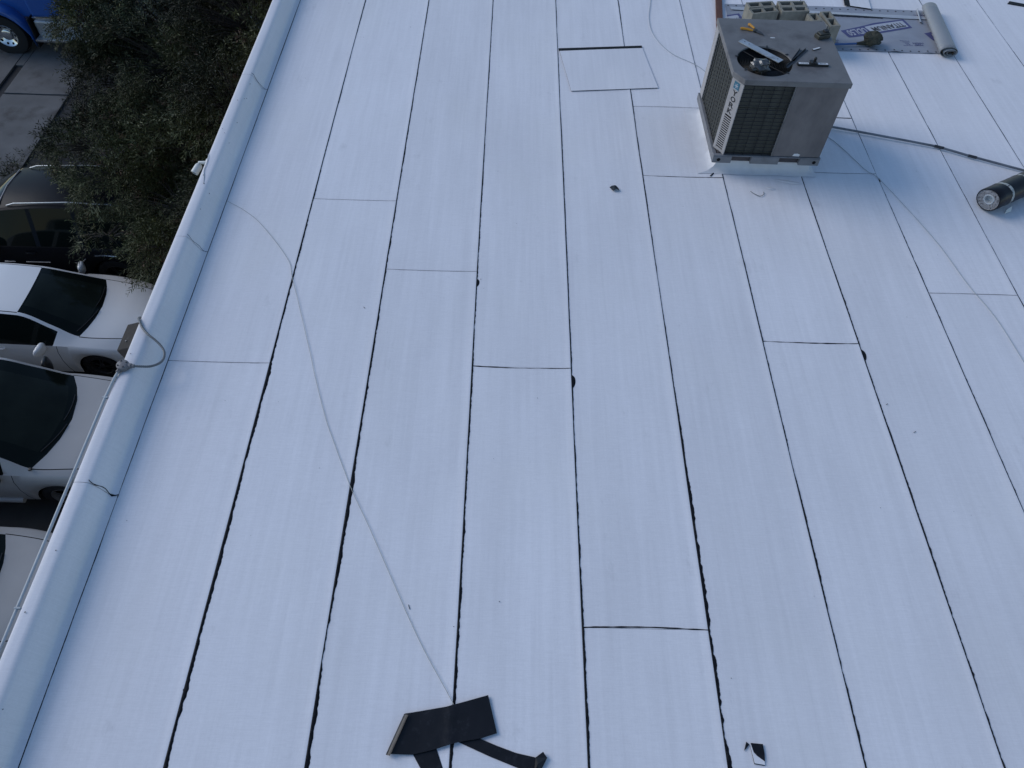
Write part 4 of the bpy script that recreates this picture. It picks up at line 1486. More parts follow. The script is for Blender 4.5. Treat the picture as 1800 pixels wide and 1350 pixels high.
# ================================================================== VEHICLES
def pchip(xk, yk):
    xk, yk = np.array(xk, float), np.array(yk, float)
    h = np.diff(xk); d = np.diff(yk) / h
    m = np.zeros(len(xk))
    for i in range(1, len(xk) - 1):
        if d[i - 1] * d[i] > 0:
            w1, w2 = 2 * h[i] + h[i - 1], h[i] + 2 * h[i - 1]
            m[i] = (w1 + w2) / (w1 / d[i - 1] + w2 / d[i])
    m[0], m[-1] = d[0], d[-1]

    def f(x):
        x = np.clip(x, xk[0], xk[-1])
        i = int(np.clip(np.searchsorted(xk, x) - 1, 0, len(h) - 1))
        t = (x - xk[i]) / h[i]
        return float((1 + 2 * t) * (1 - t) ** 2 * yk[i] + t * (1 - t) ** 2 * h[i] * m[i] + t * t * (3 - 2 * t) * yk[i + 1] + t * t * (t - 1) * h[i] * m[i + 1])
    return f


def knots(d):
    d = sorted(d)
    return pchip([a for a, b in d], [b for a, b in d])


def make_vehicle(name, loc, rz, S, label, cat, group=None):
    root = empty(name, loc, label, cat, group, rz)
    Lc = S['L']
    w, zsh, wr, zr, zt, bow = (knots(S[k]) for k in ('w', 'zsh', 'wr', 'zr', 'zt', 'bow'))
    xc, xr, xrr, xrw = S['cowl'], S['roof_front'], S['roof_rear'], S['rear_glass']
    ax = S['axles']; RA = S['arch']; za = S['wheel_r']
    sill = S['sill']

    def zlow(x):
        z = sill
        for a in ax:
            d = abs(x - a)
            if d < RA:
                z = max(z, za + math.sqrt(RA * RA - d * d) * .98)
        return min(z, zsh(x) - .04)

    TR = [(0, .955), (.22, .985), (.5, 1.0), (.80, .988)]

    def section(x):
        W, zs, zl = w(x), zsh(x), zlow(x)
        q = []
        for t, k in TR:
            q.append((W * k, zl + (zs - zl) * t))
        wsh = W * .955
        q.append((wsh, zs))
        R_, Zr = min(wr(x), wsh - .03), max(zr(x), zs + .014)
        q.append((wsh - .018, zs + .010))
        q.append((R_, Zr))
        q.append((R_ - .035, Zr + .016))
        q.append((R_ - .050, Zr + .0195))
        Zt = max(zt(x), Zr + .024)
        e = R_ - .050
        for k in (.72, .42, 0.0):
            q.append((e * k, Zr + .0195 + (Zt - Zr - .0195) * (1 - k * k)))
        return q

    def vert(x, q):
        y, z = q
        return (x + bow(x) * (1 - min(1, (y / w(x)) ** 2)), y, z)

    base = list(np.arange(-Lc, 0.0001, .075))
    extra = [xc, xr, xrr, xrw, -.012, -.03, -.055, -.09, -Lc + .012, -Lc + .03, -Lc + .06]
    for a in ax:
        extra += [a + RA * math.sin(t) for t in np.linspace(-math.pi / 2, math.pi / 2, 19)] + [a - RA - .004, a + RA + .004]
    gaps = S['gaps']
    for g in gaps:
        extra += [g - .005, g + .005]
    for a, b in S['windows']:
        extra += [a, b]
    xs_ = sorted(set(round(v, 4) for v in base + extra))
    keep = [xs_[0]]
    ess = set(round(v, 4) for v in extra)
    for v in xs_[1:]:
        if v - keep[-1] < .012 and v not in ess:
            continue
        keep.append(v)
    xs_ = keep
    secs = [section(x) for x in xs_]
    nh = len(secs[0])
    full = [[(vert(x, q)) for q in s] + [(lambda p: (p[0], -p[1], p[2]))(vert(x, q)) for q in s[-2::-1]] for x, s in zip(xs_, secs)]
    ncol = len(full[0])
    MBs = {k: MB() for k in ('body', 'windshield', 'rear_window', 'wl', 'wr')}
    groups = {k: [] for k in MBs}
    for i in range(len(xs_) - 1):
        xm = (xs_[i] + xs_[i + 1]) / 2
        for j in range(ncol - 1):
            jj = j if j < nh - 1 else ncol - 2 - j          # row counted from the sill on either side
            side = 'wl' if j < nh - 1 else 'wr'
            key, mi = 'body', 0
            gap = any(g - .0055 < xm < g + .0055 for g in gaps)
            if jj >= 8:
                if xr < xm < xc:
                    key = 'windshield'
                    mi = 1 if (jj == 8 or xm > xc - .10 or xm < xr + .05) else 0
                elif xrw < xm < xrr:
                    key = 'rear_window'
                elif xm < xrw and S.get('boot_gap') and False:
                    mi = 1
            elif jj == 7 and xm > xc:
                mi = 1                                          # bonnet shut line
            elif jj == 7 and xrr < xm < xr:
                mi = 1                                          # roof ditch
            elif jj == 5 and any(a < xm < b for a, b in S['windows']):
                key = side
            elif jj == 4 and S['windows'][0][0] < xm < S['windows'][-1][1]:
                mi = 1
            elif jj <= 3 and gap:
                mi = 1
            groups[key].append(((i * ncol + j, i * ncol + j + 1, (i + 1) * ncol + j + 1, (i + 1) * ncol + j), mi))
    allv = [p for r_ in full for p in r_]
    nB = len(full)

    def build(key, nm, m_):
        if not groups[key]:
            return None
        used = {}
        mb = MB()
        for f, mi in groups[key]:
            for v in f:
                if v not in used:
                    used[v] = len(mb.v)
                    mb.v.append(allv[v])
            mb.f.append(tuple(used[v] for v in f)); mb.mi.append(mi)
        if key == 'body':
            for i in (0, nB - 1):
                ids = []
                for j in range(ncol):
                    v = i * ncol + j
                    if v not in used:
                        used[v] = len(mb.v); mb.v.append(allv[v])
                    ids.append(used[v])
                mb.f.append(tuple(ids)); mb.mi.append(0)
        return mb.build(nm, m_, root, smooth=True)
    paint = M[S['paint']]
    body = build('body', 'body', [paint, M['gap']])
    ws = build('windshield', 'windshield', [M['screen'], M['glass']])
    build('rear_window', 'rear_window', M['glass'])
    build('wl', 'side_window', M['glass'])
    build('wr', 'side_window', M['glass'])

    def surf(x, t, side, d=0.0):
        """Point on the skin at station x, row t (fractional), on one side, pushed out by d."""
        s = section(x)
        i = min(int(t), len(s) - 2); f = t - i
        q = (s[i][0] * (1 - f) + s[i + 1][0] * f, s[i][1] * (1 - f) + s[i + 1][1] * f)
        dy, dz = s[i + 1][0] - s[i][0], s[i + 1][1] - s[i][1]
        n = Vector((dz, -dy)).normalized()
        p = vert(x, (q[0] + n.x * d, q[1] + n.y * d))
        return (p[0], p[1] * side, p[2])

    def patch(nm, x0, x1, t0, t1, side, m_, d=.004, nx=6, nt=4, taper=0.0, parent=None):
        mb = MB()
        mb.grid([[surf(x0 + (x1 - x0) * a / nx, t0 + (t1 - t0) * (b / nt) * (1 - taper * (1 - a / nx)) + (t1 - t0) * taper * .5 * (1 - a / nx), side, d) for b in range(nt + 1)] for a in range(nx + 1)])
        return mb.build(nm, m_, parent or root, smooth=True)
    # underside and wheel wells
    mb = MB()
    wm = w(-Lc / 2)
    mb.box(-Lc + .25, -.25, -wm * .72, wm * .72, sill - .02, zsh(-Lc / 2) - .12)
    mb.box(ax[1] + RA + .02, ax[0] - RA - .02, -wm * .935, wm * .935, sill - .015, sill + .10)
    mb.build('underbody', M['black'], root)
    # wheels
    rw = za
    wheel0 = None
    for a in ax:
        for sd_ in (-1, 1):
            yw = sd_ * (w(a) * .94 - .11)
            if wheel0 is None:
                mb = MB()
                mb.lathe([(rw * .62, -.09), (rw * .80, -.105), (rw * .96, -.095), (rw, -.07), (rw, .07), (rw * .96, .095), (rw * .80, .105), (rw * .62, .09)], 32)
                wheel0 = mb.build('wheel', M['tyre'], root, smooth=True)
                mb = MB()
                mb.lathe([(rw * .66, .088), (rw * .63, .095), (rw * .58, .080), (rw * .55, .02)], 28)
                mb.lathe([(0, .085), (rw * .14, .083), (rw * .17, .06)], 12)
                for k in range(10):
                    a0 = (k // 2) * 2 * math.pi / 5 + (.15 if k % 2 else -.15)
                    ca, sa = math.cos(a0), math.sin(a0)
                    mb.add([(ca * rw * .1 - sa * .012, sa * rw * .1 + ca * .012, .078), (ca * rw * .1 + sa * .012, sa * rw * .1 - ca * .012, .078),
                            (ca * rw * .6 + sa * .011, sa * rw * .6 - ca * .011, .086), (ca * rw * .6 - sa * .011, sa * rw * .6 + ca * .011, .086)], [(0, 1, 2, 3)])
                mb.build('rim', M[S.get('rim', 'rim')], wheel0)
                mb = MB(); mb.lathe([(0, .015), (rw * .62, .015)], 24)
                mb.build('rim_back', M['black'], wheel0)
                o = wheel0
            else:
                o = copy_tree(wheel0, root)
            o.location = (a, yw, rw)
            o.rotation_euler = (R(90) if sd_ < 0 else R(-90), 0, 0)
    # lamps
    for sd_ in (-1, 1):
        patch('headlight', -.42, -.07, 3.05, 4.0, sd_, M['headlight'], .005, taper=.5)
        patch('taillight', -Lc + .03, -Lc + .22, 2.6, 3.9, sd_, M['tail'], .005)
    # wipers on the windscreen
    for k, (y0, y1) in enumerate(((.45, -.05), (-.10, -.60))):
        mb = MB()
        pts = []
        for s in range(7):
            y = (y0 + (y1 - y0) * s / 6)
            xx = xc - (.03 + .055 * s / 6 * (1 if k == 0 else 1))
            s_ = section(xx)
            e = s_[8][0]
            Z = s_[8][1] + (s_[11][1] - s_[8][1]) * (1 - min(1, abs(y) / e) ** 2)
            pts.append((xx + bow(xx) * (1 - (y / w(xx)) ** 2), y, Z + .014))
        mb.tube(pts, .008, 5)
        mb.build('wiper', M['plastic'], root)
    # door handles
    for hx in S['handles']:
        for sd_ in (-1, 1):
            mb = MB()
            p = [Vector(surf(hx + dx, 3.35, sd_, dd)) for dx, dd in ((-.10, .004), (-.075, .030), (.075, .030), (.10, .004))]
            mb.tube(p, [.012, .014, .014, .012], 6)
            mb.build('door_handle', M[S.get('handle_mat', S['paint'])], root, smooth=True)
    # mirrors: shell on a dark foot
    mx_ = S['mirror']
    for sd_ in (-1, 1):
        p = Vector(surf(mx_, 4.2, sd_, .0))
        c = p + Vector((-.015, sd_ * .128, .022))
        bm = bmesh.new()
        bmesh.ops.create_icosphere(bm, subdivisions=3, radius=1)
        for v in bm.verts:
            q = Vector([math.copysign(abs(t) ** .62, t) for t in v.co])
            q.z *= 1 - .18 * sd_ * q.y
            v.co = Vector((c.x + (q.x * .072 * (1 - .45 * abs(q.y)) if q.x > 0 else q.x * .035) - .030 * sd_ * q.y, c.y + q.y * .128, c.z + q.z * S.get('mirror_h', .092)))
        me = bpy.data.meshes.new('mirror'); bm.to_mesh(me); bm.free()
        me.materials.append(M[S.get('mirror_mat', S['paint'])])
        me.polygons.foreach_set('use_smooth', [True] * len(me.polygons))
        mo = bpy.data.objects.new('mirror', me); col.objects.link(mo); mo.parent = root
        mb = MB(); mb.tube([p + Vector((.0, -sd_ * .02, -.01)), p + Vector((-.01, sd_ * .09, .01))], [.035, .028], 8)
        mb.build('mirror_arm', M['plastic'], mo)
        mb = MB(); mb.box(c.x - .037, c.x - .033, c.y - .095, c.y + .095, c.z - .05, c.z + .05)
        mb.build('mirror_glass', M['glass'], mo, bevel=.001)
    return root, surf, patch, body, section, vert, w


# --- white compact car, nose to the wall
sedan = dict(L=4.45, paint='white_paint', sill=.20, arch=.365, wheel_r=.318, axles=(-.92, -3.55), cowl=-1.22, roof_front=-2.08, roof_rear=-3.35, rear_glass=-4.02,
             w=[(-4.45, .70), (-4.3, .80), (-3.6, .875), (-2.2, .90), (-1.0, .895), (-.45, .85), (-.15, .74), (0, .62)],
             zsh=[(-4.45, .80), (-4.2, .93), (-3.3, .955), (-2, .925), (-1.2, .895), (-.6, .80), (-.2, .68), (0, .50)],
             wr=[(-4.45, .55), (-4.1, .62), (-3.35, .56), (-2.7, .575), (-2.08, .575), (-1.6, .66), (-1.22, .725), (-.8, .70), (-.3, .60), (0, .45)],
             zr=[(-4.45, .84), (-4.1, .99), (-3.75, 1.20), (-3.35, 1.37), (-2.7, 1.415), (-2.08, 1.36), (-1.65, 1.15), (-1.22, .945), (-.6, .86), (-.15, .73), (0, .52)],
             zt=[(-4.45, .90), (-4.05, 1.05), (-3.75, 1.25), (-3.35, 1.42), (-2.7, 1.465), (-2.08, 1.415), (-1.65, 1.21), (-1.22, 1.0), (-.6, .93), (-.15, .80), (0, .56)],
             bow=[(-4.45, -.14), (-4.0, -.08), (-3.35, 0), (-2.4, .03), (-2.08, .14), (-1.22, .32), (-.6, .22), (0, .24)],
             windows=[(-3.45, -2.60), (-2.52, -1.52)], gaps=[-2.56, -1.46, -3.42], handles=[-2.42, -3.30], mirror=-1.66, rim='rim_dark')
make_vehicle('parked_car', (-4.04, 8.72, G), 0, sedan, 'white compact car with black windows, parked nose-in under the tree tips', 'car', 'cars parked along the wall')
# --- white sport utility beside it
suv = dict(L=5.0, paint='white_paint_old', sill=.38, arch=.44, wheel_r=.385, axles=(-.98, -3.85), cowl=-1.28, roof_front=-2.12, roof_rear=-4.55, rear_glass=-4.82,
           w=[(-5.0, .86), (-4.8, .95), (-4.0, .99), (-2.2, 1.0), (-1.0, .985), (-.45, .95), (-.15, .88), (0, .78)],
           zsh=[(-5, 1.02), (-4.6, 1.13), (-3.3, 1.14), (-2, 1.13), (-1.28, 1.12), (-.6, 1.06), (-.2, .96), (0, .80)],
           wr=[(-5.0, .76), (-4.82, .80), (-4.55, .79), (-3.0, .80), (-2.12, .81), (-1.6, .865), (-1.28, .905), (-.8, .87), (-.3, .80), (0, .66)],
           zr=[(-5, 1.06), (-4.82, 1.25), (-4.55, 1.70), (-3.2, 1.76), (-2.12, 1.67), (-1.7, 1.42), (-1.28, 1.165), (-.6, 1.10), (-.15, 1.0), (0, .84)],
           zt=[(-5, 1.12), (-4.82, 1.30), (-4.55, 1.75), (-3.2, 1.82), (-2.12, 1.735), (-1.7, 1.48), (-1.28, 1.22), (-.6, 1.18), (-.15, 1.08), (0, .90)],
           bow=[(-5, -.06), (-4.55, 0), (-2.6, .03), (-2.12, .12), (-1.28, .40), (-.6, .22), (0, .18)],
           windows=[(-4.4, -3.5), (-3.42, -2.68), (-2.60, -1.62)], gaps=[-2.64, -1.50, -3.46], handles=[-2.45, -3.3], mirror=-1.72, mirror_mat='plastic', mirror_h=.15)
rt, surf_, patch_, body_, _, _, _ = make_vehicle('parked_suv', (-3.58, 6.20, G), 0, suv, 'white sport utility vehicle with a tall bonnet, parked between two white cars', 'suv', 'cars parked along the wall')
for sd_ in (-1, 1):
    mb = MB(); mb.tube([(-3.3, sd_ * .97, .40), (-1.62, sd_ * .97, .40)], .05, 10)
    mb.build('running_board', M['white_paint_dull'], rt, smooth=True)
p = Vector(surf_(-1.36, 6.2, -1, .0))
mb = MB(); mb.lathe([(0, .02), (.022, .018), (.030, .0)], 14, Matrix.Translation(p + Vector((.10, .015, .0))))
mb.build('antenna_base', M['plastic'], rt, smooth=True)
# --- third white car, nearest the camera
car3 = dict(sedan)
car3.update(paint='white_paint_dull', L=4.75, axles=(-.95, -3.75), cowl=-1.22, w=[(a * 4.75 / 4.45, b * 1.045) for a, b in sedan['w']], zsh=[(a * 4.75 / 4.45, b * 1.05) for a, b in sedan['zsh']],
            wr=[(a * 4.75 / 4.45 if a < -2 else a, b * 1.10) for a, b in sedan['wr']], zr=[(a * 4.75 / 4.45 if a < -2.1 else a, b * 1.05) for a, b in sedan['zr']],
            zt=[(a * 4.75 / 4.45 if a < -2.1 else a, b * 1.05) for a, b in sedan['zt']], bow=[(a * 4.75 / 4.45 if a < -2.1 else a, b) for a, b in sedan['bow']], roof_rear=-3.55, rear_glass=-4.28,
            windows=[(-3.6, -2.70), (-2.62, -1.52)], gaps=[-2.66, -1.46, -3.6], rim='rim')
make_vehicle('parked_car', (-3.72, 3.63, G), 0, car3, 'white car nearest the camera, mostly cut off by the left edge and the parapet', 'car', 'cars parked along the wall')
# --- black sport utility under the tree, facing away
dark = dict(suv)
dark.update(paint='dark_paint', L=4.75, axles=(-.95, -3.7), rim='rim_dark', sill=.30,
            w=[(a * .95, b * .955) for a, b in suv['w']], wr=[(a * .95, b * .77) for a, b in suv['wr']], zsh=[(a * .95, b * .97) for a, b in suv['zsh']], zr=[(a * .95, b * 1.02) for a, b in suv['zr']],
            zt=[(a * .95, b * 1.02) for a, b in suv['zt']], bow=[(a * .95, b) for a, b in suv['bow']], cowl=-1.216, roof_front=-2.014, roof_rear=-4.32, rear_glass=-4.58,
            windows=[(-4.2, -3.35), (-3.27, -2.55), (-2.47, -1.54)], gaps=[-2.51, -1.42, -3.31], handles=[-2.33, -3.15], mirror=-1.66, handle_mat='dark_paint')
rt, surf_, patch_, body_, sec_, _, _ = make_vehicle('parked_suv', (-9.02, 10.93, G), math.pi, dark, 'black sport utility vehicle with roof rails, half hidden under the tree', 'suv', 'cars parked along the wall')
for sd_ in (-1, 1):
    mb = MB()
    pts = [(x, sd_ * (sec_(x)[6][0] - .085), sec_(x)[8][1] + .055 - .03 * (x in (-2.10, -4.25))) for x in (-2.10, -2.25, -3.2, -4.1, -4.25)]
    mb.tube(pts, .011, 8)
    mb.build('roof_rail', M['galv'], rt, smooth=True)
    for (x0, x1) in ((-1.75, -1.95), (-2.15, -2.60), (-3.05, -3.30), (-3.5, -3.9)):
        mb = MB()
        mb.tube([surf_(x0, 2.35, sd_, .012), surf_((x0 + x1) / 2, 2.35, sd_, .014), surf_(x1, 2.35, sd_, .012)], .014, 6)
        mb.build('chrome_trim', M['chrome'], rt, smooth=True)
patch_('fender_badge', -1.30, -1.22, 3.2, 3.34, 1, M['chrome'], .006, 2, 1)
mb = MB()
mb.tube([(-2.03 + .10, -.48, sec_(-2.03)[8][1] + .03), (-2.03 + .13, 0, sec_(-2.03)[11][1] + .004), (-2.03 + .10, .48, sec_(-2.03)[8][1] + .03)], .012, 6)
mb.build('roof_edge_trim', M['ac_post'], rt, smooth=True)

# --- blue lorry beyond the drive
tr = empty('blue_truck', (-10.72, 19.3, G), 'bright blue truck with a silver step tank, at the far corner of the lot', 'truck', rz=math.pi)
# local: +x forward (world -x); near side is +y local
def TB(name, boxes, m_, bevel=.02, parent=tr):
    mb = MB()
    for b in boxes:
        mb.box(*b)
    return mb.build(name, m_, parent, bevel=bevel, segs=3)


TB('chassis', [(-6.2, 1.2, -.45, .45, .55, .80)], M['plastic'], .01)
mb = MB()
rows = []
for (x, hw, z0, z1) in ((1.55, .62, .75, 1.45), (1.35, .72, .70, 1.62), (.6, .78, .85, 1.78), (-.75, .85, .95, 1.95)):
    rows.append([(x, -hw, z0), (x, -hw * 1.0, z1 - .18), (x, -hw * .8, z1 - .03), (x, 0, z1), (x, hw * .8, z1 - .03), (x, hw, z1 - .18), (x, hw, z0)])
mb.grid(rows)
for r_ in (rows[0], rows[-1]):
    mb.add(r_, [tuple(range(7))])
mb.build('bonnet', M['blue_paint'], tr, smooth=True)
cabm = TB('cab', [(-2.75, -.76, -1.02, 1.02, 1.0, 2.85)], M['blue_paint'], .08)
for s in (-1, 1):
    TB('side_window', [(-1.75, -.95, s * 1.022 - .004, s * 1.022 + .004, 1.95, 2.6)], M['glass'], .0)
    TB('door_gap', [(-1.95, -1.94, s * 1.021 - .002, s * 1.021 + .002, 1.05, 2.7)], M['gap'], 0)
TB('windshield', [(-.765, -.752, -.9, .9, 2.0, 2.7)], M['glass'], 0)
wcx = .10
for s in (-1, 1):
    # swept front fender that runs down behind the wheel
    mb = MB()
    rows = []
    for k in range(15):
        a = R(165 - 190 * k / 14)                                  # from behind the wheel, over it, to the front
        rr = .68 + (.16 if k < 4 else 0) * (1 - k / 4)
        cx, cz = wcx + (-rr) * math.cos(math.pi - a), .52 + rr * max(-.35, math.sin(a))
        cx = wcx - .62 * math.cos(R(10 + 178 * k / 14)) * (1.0 if k > 5 else 1.06)
        cz = .50 + .70 * max(.05, math.sin(R(10 + 178 * k / 14)))
        if k == 0:
            cx, cz = wcx - .74, .36
        if k == 1:
            cx, cz = wcx - .70, .66
        rows.append([(cx, s * .70, cz + .10), (cx, s * 1.0, cz + .075), (cx, s * 1.11, cz + .02), (cx, s * 1.14, cz - .06)])
    mb.grid(rows)
    f_ = mb.build('fender', M['blue_paint'], tr, smooth=True)
    so = f_.modifiers.new('thickness', 'SOLIDIFY'); so.thickness = .03
    mb = MB(); mb.box(wcx - .12, wcx + .02, s * 1.115, s * 1.145, 1.145, 1.20)
    mb.build('marker_lamp', M['amber'], f_, bevel=.006)
    # step tank: two silver treads on a box
    tkb = TB('step_tank', [(-2.6, -.74, s * .62 - .30, s * .62 + .40, .36, .92)], M['galv'], .05)
    for (y, z) in ((.78, .935), (1.06, .50)):
        TB('step_tread', [(-2.6, -.72, s * y - .16, s * y + .14, z, z + .035)], M['alu'], .008, tkb)
        TB('tread_edge', [(-2.6, -.72, s * (y + .16) - .014, s * (y + .16) + .014, z - .012, z + .04)], M['chrome'], .004, tkb)
    TB('mudflap', [(-.69, -.67, s * .85 - .28, s * .85 + .28, .28, 1.0)], M['plastic'], .004)
TB('bumper', [(1.4, 1.62, -1.1, 1.1, .45, .78)], M['chrome'], .03)
TB('flatbed', [(-6.6, -2.9, -1.15, 1.15, .82, 1.0)], M['plastic'], .02)
w0 = None
for x in (wcx, -4.6, -5.75):
    for s in (-1, 1):
        if w0 is None:
            mb = MB(); mb.lathe([(.265, -.13), (.42, -.145), (.50, -.13), (.52, -.09), (.52, .09), (.50, .13), (.42, .145), (.265, .13)], 36)
            w0 = mb.build('wheel', M['tyre'], tr, smooth=True)
            mb = MB(); mb.lathe([(.285, .122), (.275, .135), (.255, .12), (.205, .095), (.12, .055), (.13, .085), (.10, .10), (0, .10)], 30)
            rm = mb.build('rim', M['chrome'], w0, smooth=True)
            for k in range(10):
                a = k * math.pi / 5
                mb = MB(); mb.lathe([(0, 0), (.030, 0), (.033, -.004)], 10, Matrix.Translation((.218 * math.cos(a), .218 * math.sin(a), .106)) @ Matrix.Rotation(a, 4, 'Z') @ Matrix.Rotation(R(-23), 4, 'Y'))
                mb.build('hand_hole', M['black'], rm)
            o = w0
        else:
            o = copy_tree(w0, tr)
        o.location = (x, s * .93, .52)
        o.rotation_euler = (R(-90) if s > 0 else R(90), 0, 0)


# ================================================================== VEGETATION
def leaf_mesh(name, sprigs, leaf_len, leaf_w, per, parent, spread=.9):
    """sprigs: list of (pos, dir, length, tint). Each is a thin shoot with narrow leaves on both sides."""
    V, F, C = [], [], []
    for (p, d, ln, tint) in sprigs:
        d = d.normalized()
        h = Vector((0, 0, 1)) if abs(d.z) < .9 else Vector((1, 0, 0))
        s = d.cross(h).normalized(); u = s.cross(d)
        for k in range(per):
            t = (k + .6) / per
            q = p + d * (ln * t) + u * (-.06 * t * t)
            a = k * 2.4 + p.x * 9
            side = s * math.cos(a) + u * math.sin(a)
            ld = (d * random.uniform(.55, 1.0) + side * spread * random.uniform(.6, 1.1)).normalized()
            wv = ld.cross(u * .8 + side * .3 + Vector((random.uniform(-.3, .3), random.uniform(-.3, .3), .3)))
            if wv.length < 1e-4:
                continue
            wv.normalize()
            L = leaf_len * random.uniform(.65, 1.2) * (1 - .35 * t)
            W = leaf_w * random.uniform(.7, 1.2)
            b = len(V)
            V += [q, q + ld * L * .45 + wv * W * .5, q + ld * L + Vector((0, 0, -.12 * L)), q + ld * L * .45 - wv * W * .5]
            F.append((b, b + 1, b + 2, b + 3))
            v = random.uniform(.75, 1.3)
            C += [(tint[0] * v, tint[1] * v, tint[2] * v, 1)] * 4
    me = bpy.data.meshes.new(name)
    me.from_pydata([x.to_tuple() for x in V], [], F)
    at = me.color_attributes.new('tint', 'FLOAT_COLOR', 'POINT')
    at.data.foreach_set('color', np.array(C, dtype=np.float32).ravel())
    me.materials.append(M['leaf'])
    me.update()
    o = bpy.data.objects.new(name, me)
    col.objects.link(o)
    o.parent = parent
    return o


tree = empty('tree', (-3.0, 12.7, G), 'dark narrow-leaved tree growing beside the parapet over the parked cars', 'tree')
TRO = Vector((-3.0, 12.7, G))
# lobes of the crown: centre, radii
LOBES = [((-3.3, 12.4, -2.7), (1.5, 1.5, 1.2)), ((-2.6, 13.3, -1.9), (1.4, 1.6, 1.2)), ((-4.2, 13.2, -2.6), (1.5, 1.5, 1.1)), ((-5.3, 13.3, -3.1), (1.1, 1.2, .9)),
         ((-3.2, 11.1, -3.0), (1.3, 1.1, .9)), ((-4.3, 11.5, -3.1), (1.2, 1.1, .8)), ((-2.6, 11.4, -2.3), (.9, 1.2, 1.0)),
         ((-3.4, 9.9, -3.3), (1.0, .9, .6)), ((-4.5, 10.6, -3.15), (1.05, .85, .55)), ((-5.5, 11.5, -3.25), (.9, .8, .45)), ((-5.75, 14.5, -2.2), (.6, .9, .7)), ((-6.4, 14.75, -2.0), (.55, .5, .4)), ((-5.95, 13.65, -2.1), (.5, .5, .4)), ((-3.35, 8.85, -3.15), (.5, .45, .35)), ((-5.5, 13.5, -2.6), (.6, .6, .5)), ((-3.6, 15.6, -1.6), (2.0, 1.3, 1.3)), ((-5.6, 15.9, -2.2), (1.6, 1.3, 1.2)), ((-2.2, 14.2, -1.3), (.8, 1.4, 1.0)), ((-3.6, 9.05, -3.55), (.65, .55, .4)), ((-4.75, 9.55, -3.6), (.55, .40, .26)), ((-2.7, 9.9, -3.1), (.75, 1.0, .6)),
         ((-3.0, 14.6, -2.3), (1.6, 1.5, 1.2)), ((-4.8, 14.8, -2.8), (1.5, 1.4, 1.1)), ((-2.3, 12.3, -2.9), (.8, 1.4, 1.1)), ((-5.7, 12.6, -3.7), (.7, .8, .5))]
sprigs = []
shoots = []
for (c, r_) in LOBES:
    c = Vector(c)
    n = int(760 * (r_[0] * r_[1] + .4 * r_[2]))
    for k in range(n):
        v = Vector((random.gauss(0, 1), random.gauss(0, 1), random.gauss(.35, 1))).normalized()
        rad = random.uniform(.55, 1.0) ** .6 * (1 + .28 * mnoise.noise(Vector((v.x * 2 + c.x, v.y * 2 + c.y, v.z * 2))))
        p = c + Vector((v.x * r_[0], v.y * r_[1], v.z * r_[2])) * rad
        if p.x > -1.42 and p.z < .2:
            continue
        if mnoise.noise(p * 1.25 + Vector((5, 2, 8))) < -.22:       # openings between the boughs
            continue
        d = (v + Vector((random.gauss(0, .5), random.gauss(0, .5), random.gauss(-.05, .45)))).normalized()
        q = mnoise.noise(p * .9)
        r0 = random.random()
        if r0 < .04:
            tint = (.165, .165, .095)
        elif r0 < .20:
            tint = (.092, .098, .042)
        else:
            tint = (.043 + .016 * q, .046 + .016 * q, .017)
        if random.random() < .02:
            tint = (.09, .05, .03)
        kk = .88 * max(.35, 1 + 1.1 * mnoise.noise(p * .8 + Vector((1, 7, 3))))
        tint = tuple(c_ * kk for c_ in tint)
        sprigs.append((p - TRO, d, random.uniform(.16, .34), tint))
        if k % 9 == 0:
            shoots.append((p - TRO, (c - TRO)))
leaf_mesh('crown', sprigs, .120, .0195, 13, tree)
mb = MB()
trunk_top = Vector((-3.05, 12.6, -3.6)) - TRO
mb.tube(smooth_path([Vector((0, 0, -.1)), Vector((.04, .02, .7)), Vector((-.03, -.05, 1.4)), trunk_top], 5), [.17, .165, .16, .155, .15, .148, .145, .142, .14, .138, .135, .133, .13, .128, .125, .12], 10)
mb.build('trunk', M['bark'], tree, smooth=True)
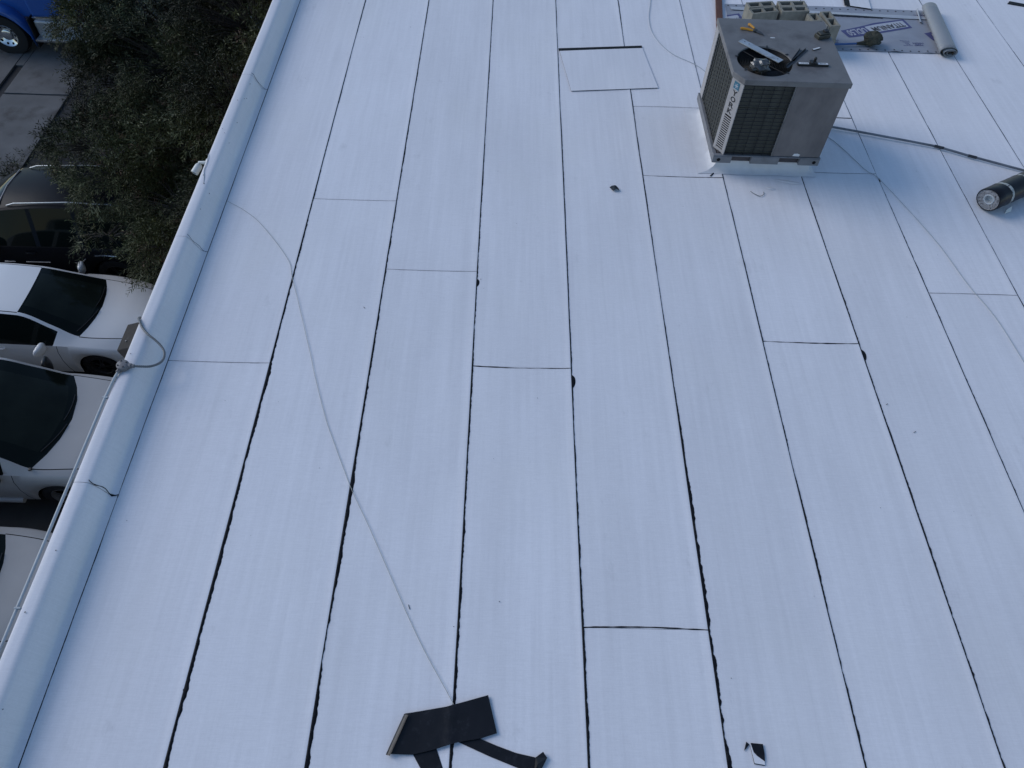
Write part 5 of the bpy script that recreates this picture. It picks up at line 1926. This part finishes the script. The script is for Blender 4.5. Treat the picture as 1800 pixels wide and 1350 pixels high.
for (c, r_) in LOBES:
    q = Vector(c) - TRO
    mid = trunk_top.lerp(q, .5) + Vector((random.uniform(-.2, .2), random.uniform(-.2, .2), .15))
    mb = MB()
    sp = smooth_path([trunk_top + Vector((0, 0, -.15)), mid, q], 5)
    mb.tube(sp, [.075 - .06 * i / (len(sp) - 1) for i in range(len(sp))], 7)
    mb.build('limb', M['bark'], tree, smooth=True)
mb = MB()
for p, c in shoots:
    mb.tube([c.lerp(p, .25), c.lerp(p, .65) + Vector((0, 0, .05)), p], [.012, .008, .004], 4)
tw = mb.build('twigs', M['bark'], tree)
tw['kind'] = 'stuff'

# weeds by the drive
for (x, y, n, h_, lab) in ((-8.75, 13.3, 90, .55, 'bushy weed at the drive corner ahead of the black vehicle'), (-8.45, 14.2, 40, .35, 'low weed on the drive edge under the tree')):
    wd = empty('weed', (x, y, G), lab, 'weed')
    sp_ = []
    mb = MB()
    for k in range(n):
        a = random.uniform(0, 6.28)
        el = random.uniform(.2, 1.3)
        d = Vector((math.cos(a) * math.cos(el), math.sin(a) * math.cos(el), math.sin(el)))
        b0 = Vector((random.gauss(0, .16), random.gauss(0, .16), .05))
        l = random.uniform(.5, 1) * h_
        sp_.append((b0 + d * l * .35, d, l * .7, random.choice([(.05, .06, .03), (.075, .08, .04), (.06, .05, .03)])))
        if k % 3 == 0:
            mb.tube([b0, b0 + d * l], [.004, .002], 4)
    leaf_mesh('leaves', sp_, .10, .016, 10, wd)
    mb.build('stems', M['bark'], wd)
# grass tufts along the slab edge
V, F = [], []
mb = MB()
for k in range(700):
    t = random.random()
    x, y = -8.78 + random.gauss(.06, .07), 13.3 + t * 5.5
    if random.random() > .25 + .75 * max(0, mnoise.noise(Vector((y * 1.1, 2, 1)))):
        continue
    h = random.uniform(.04, .13)
    a = random.uniform(0, 6.28)
    dx, dy = math.cos(a), math.sin(a)
    mb.add([(x - dy * .004, y + dx * .004, G), (x + dy * .004, y - dx * .004, G), (x + dx * h * .5, y + dy * h * .5, G + h)], [(0, 1, 2)])
gm = mat('dry_grass', (.075, .075, .04), .8)
tag(mb.build('grass', gm), 'thin grass growing in the joint beside the concrete drive', 'grass', kind='stuff')
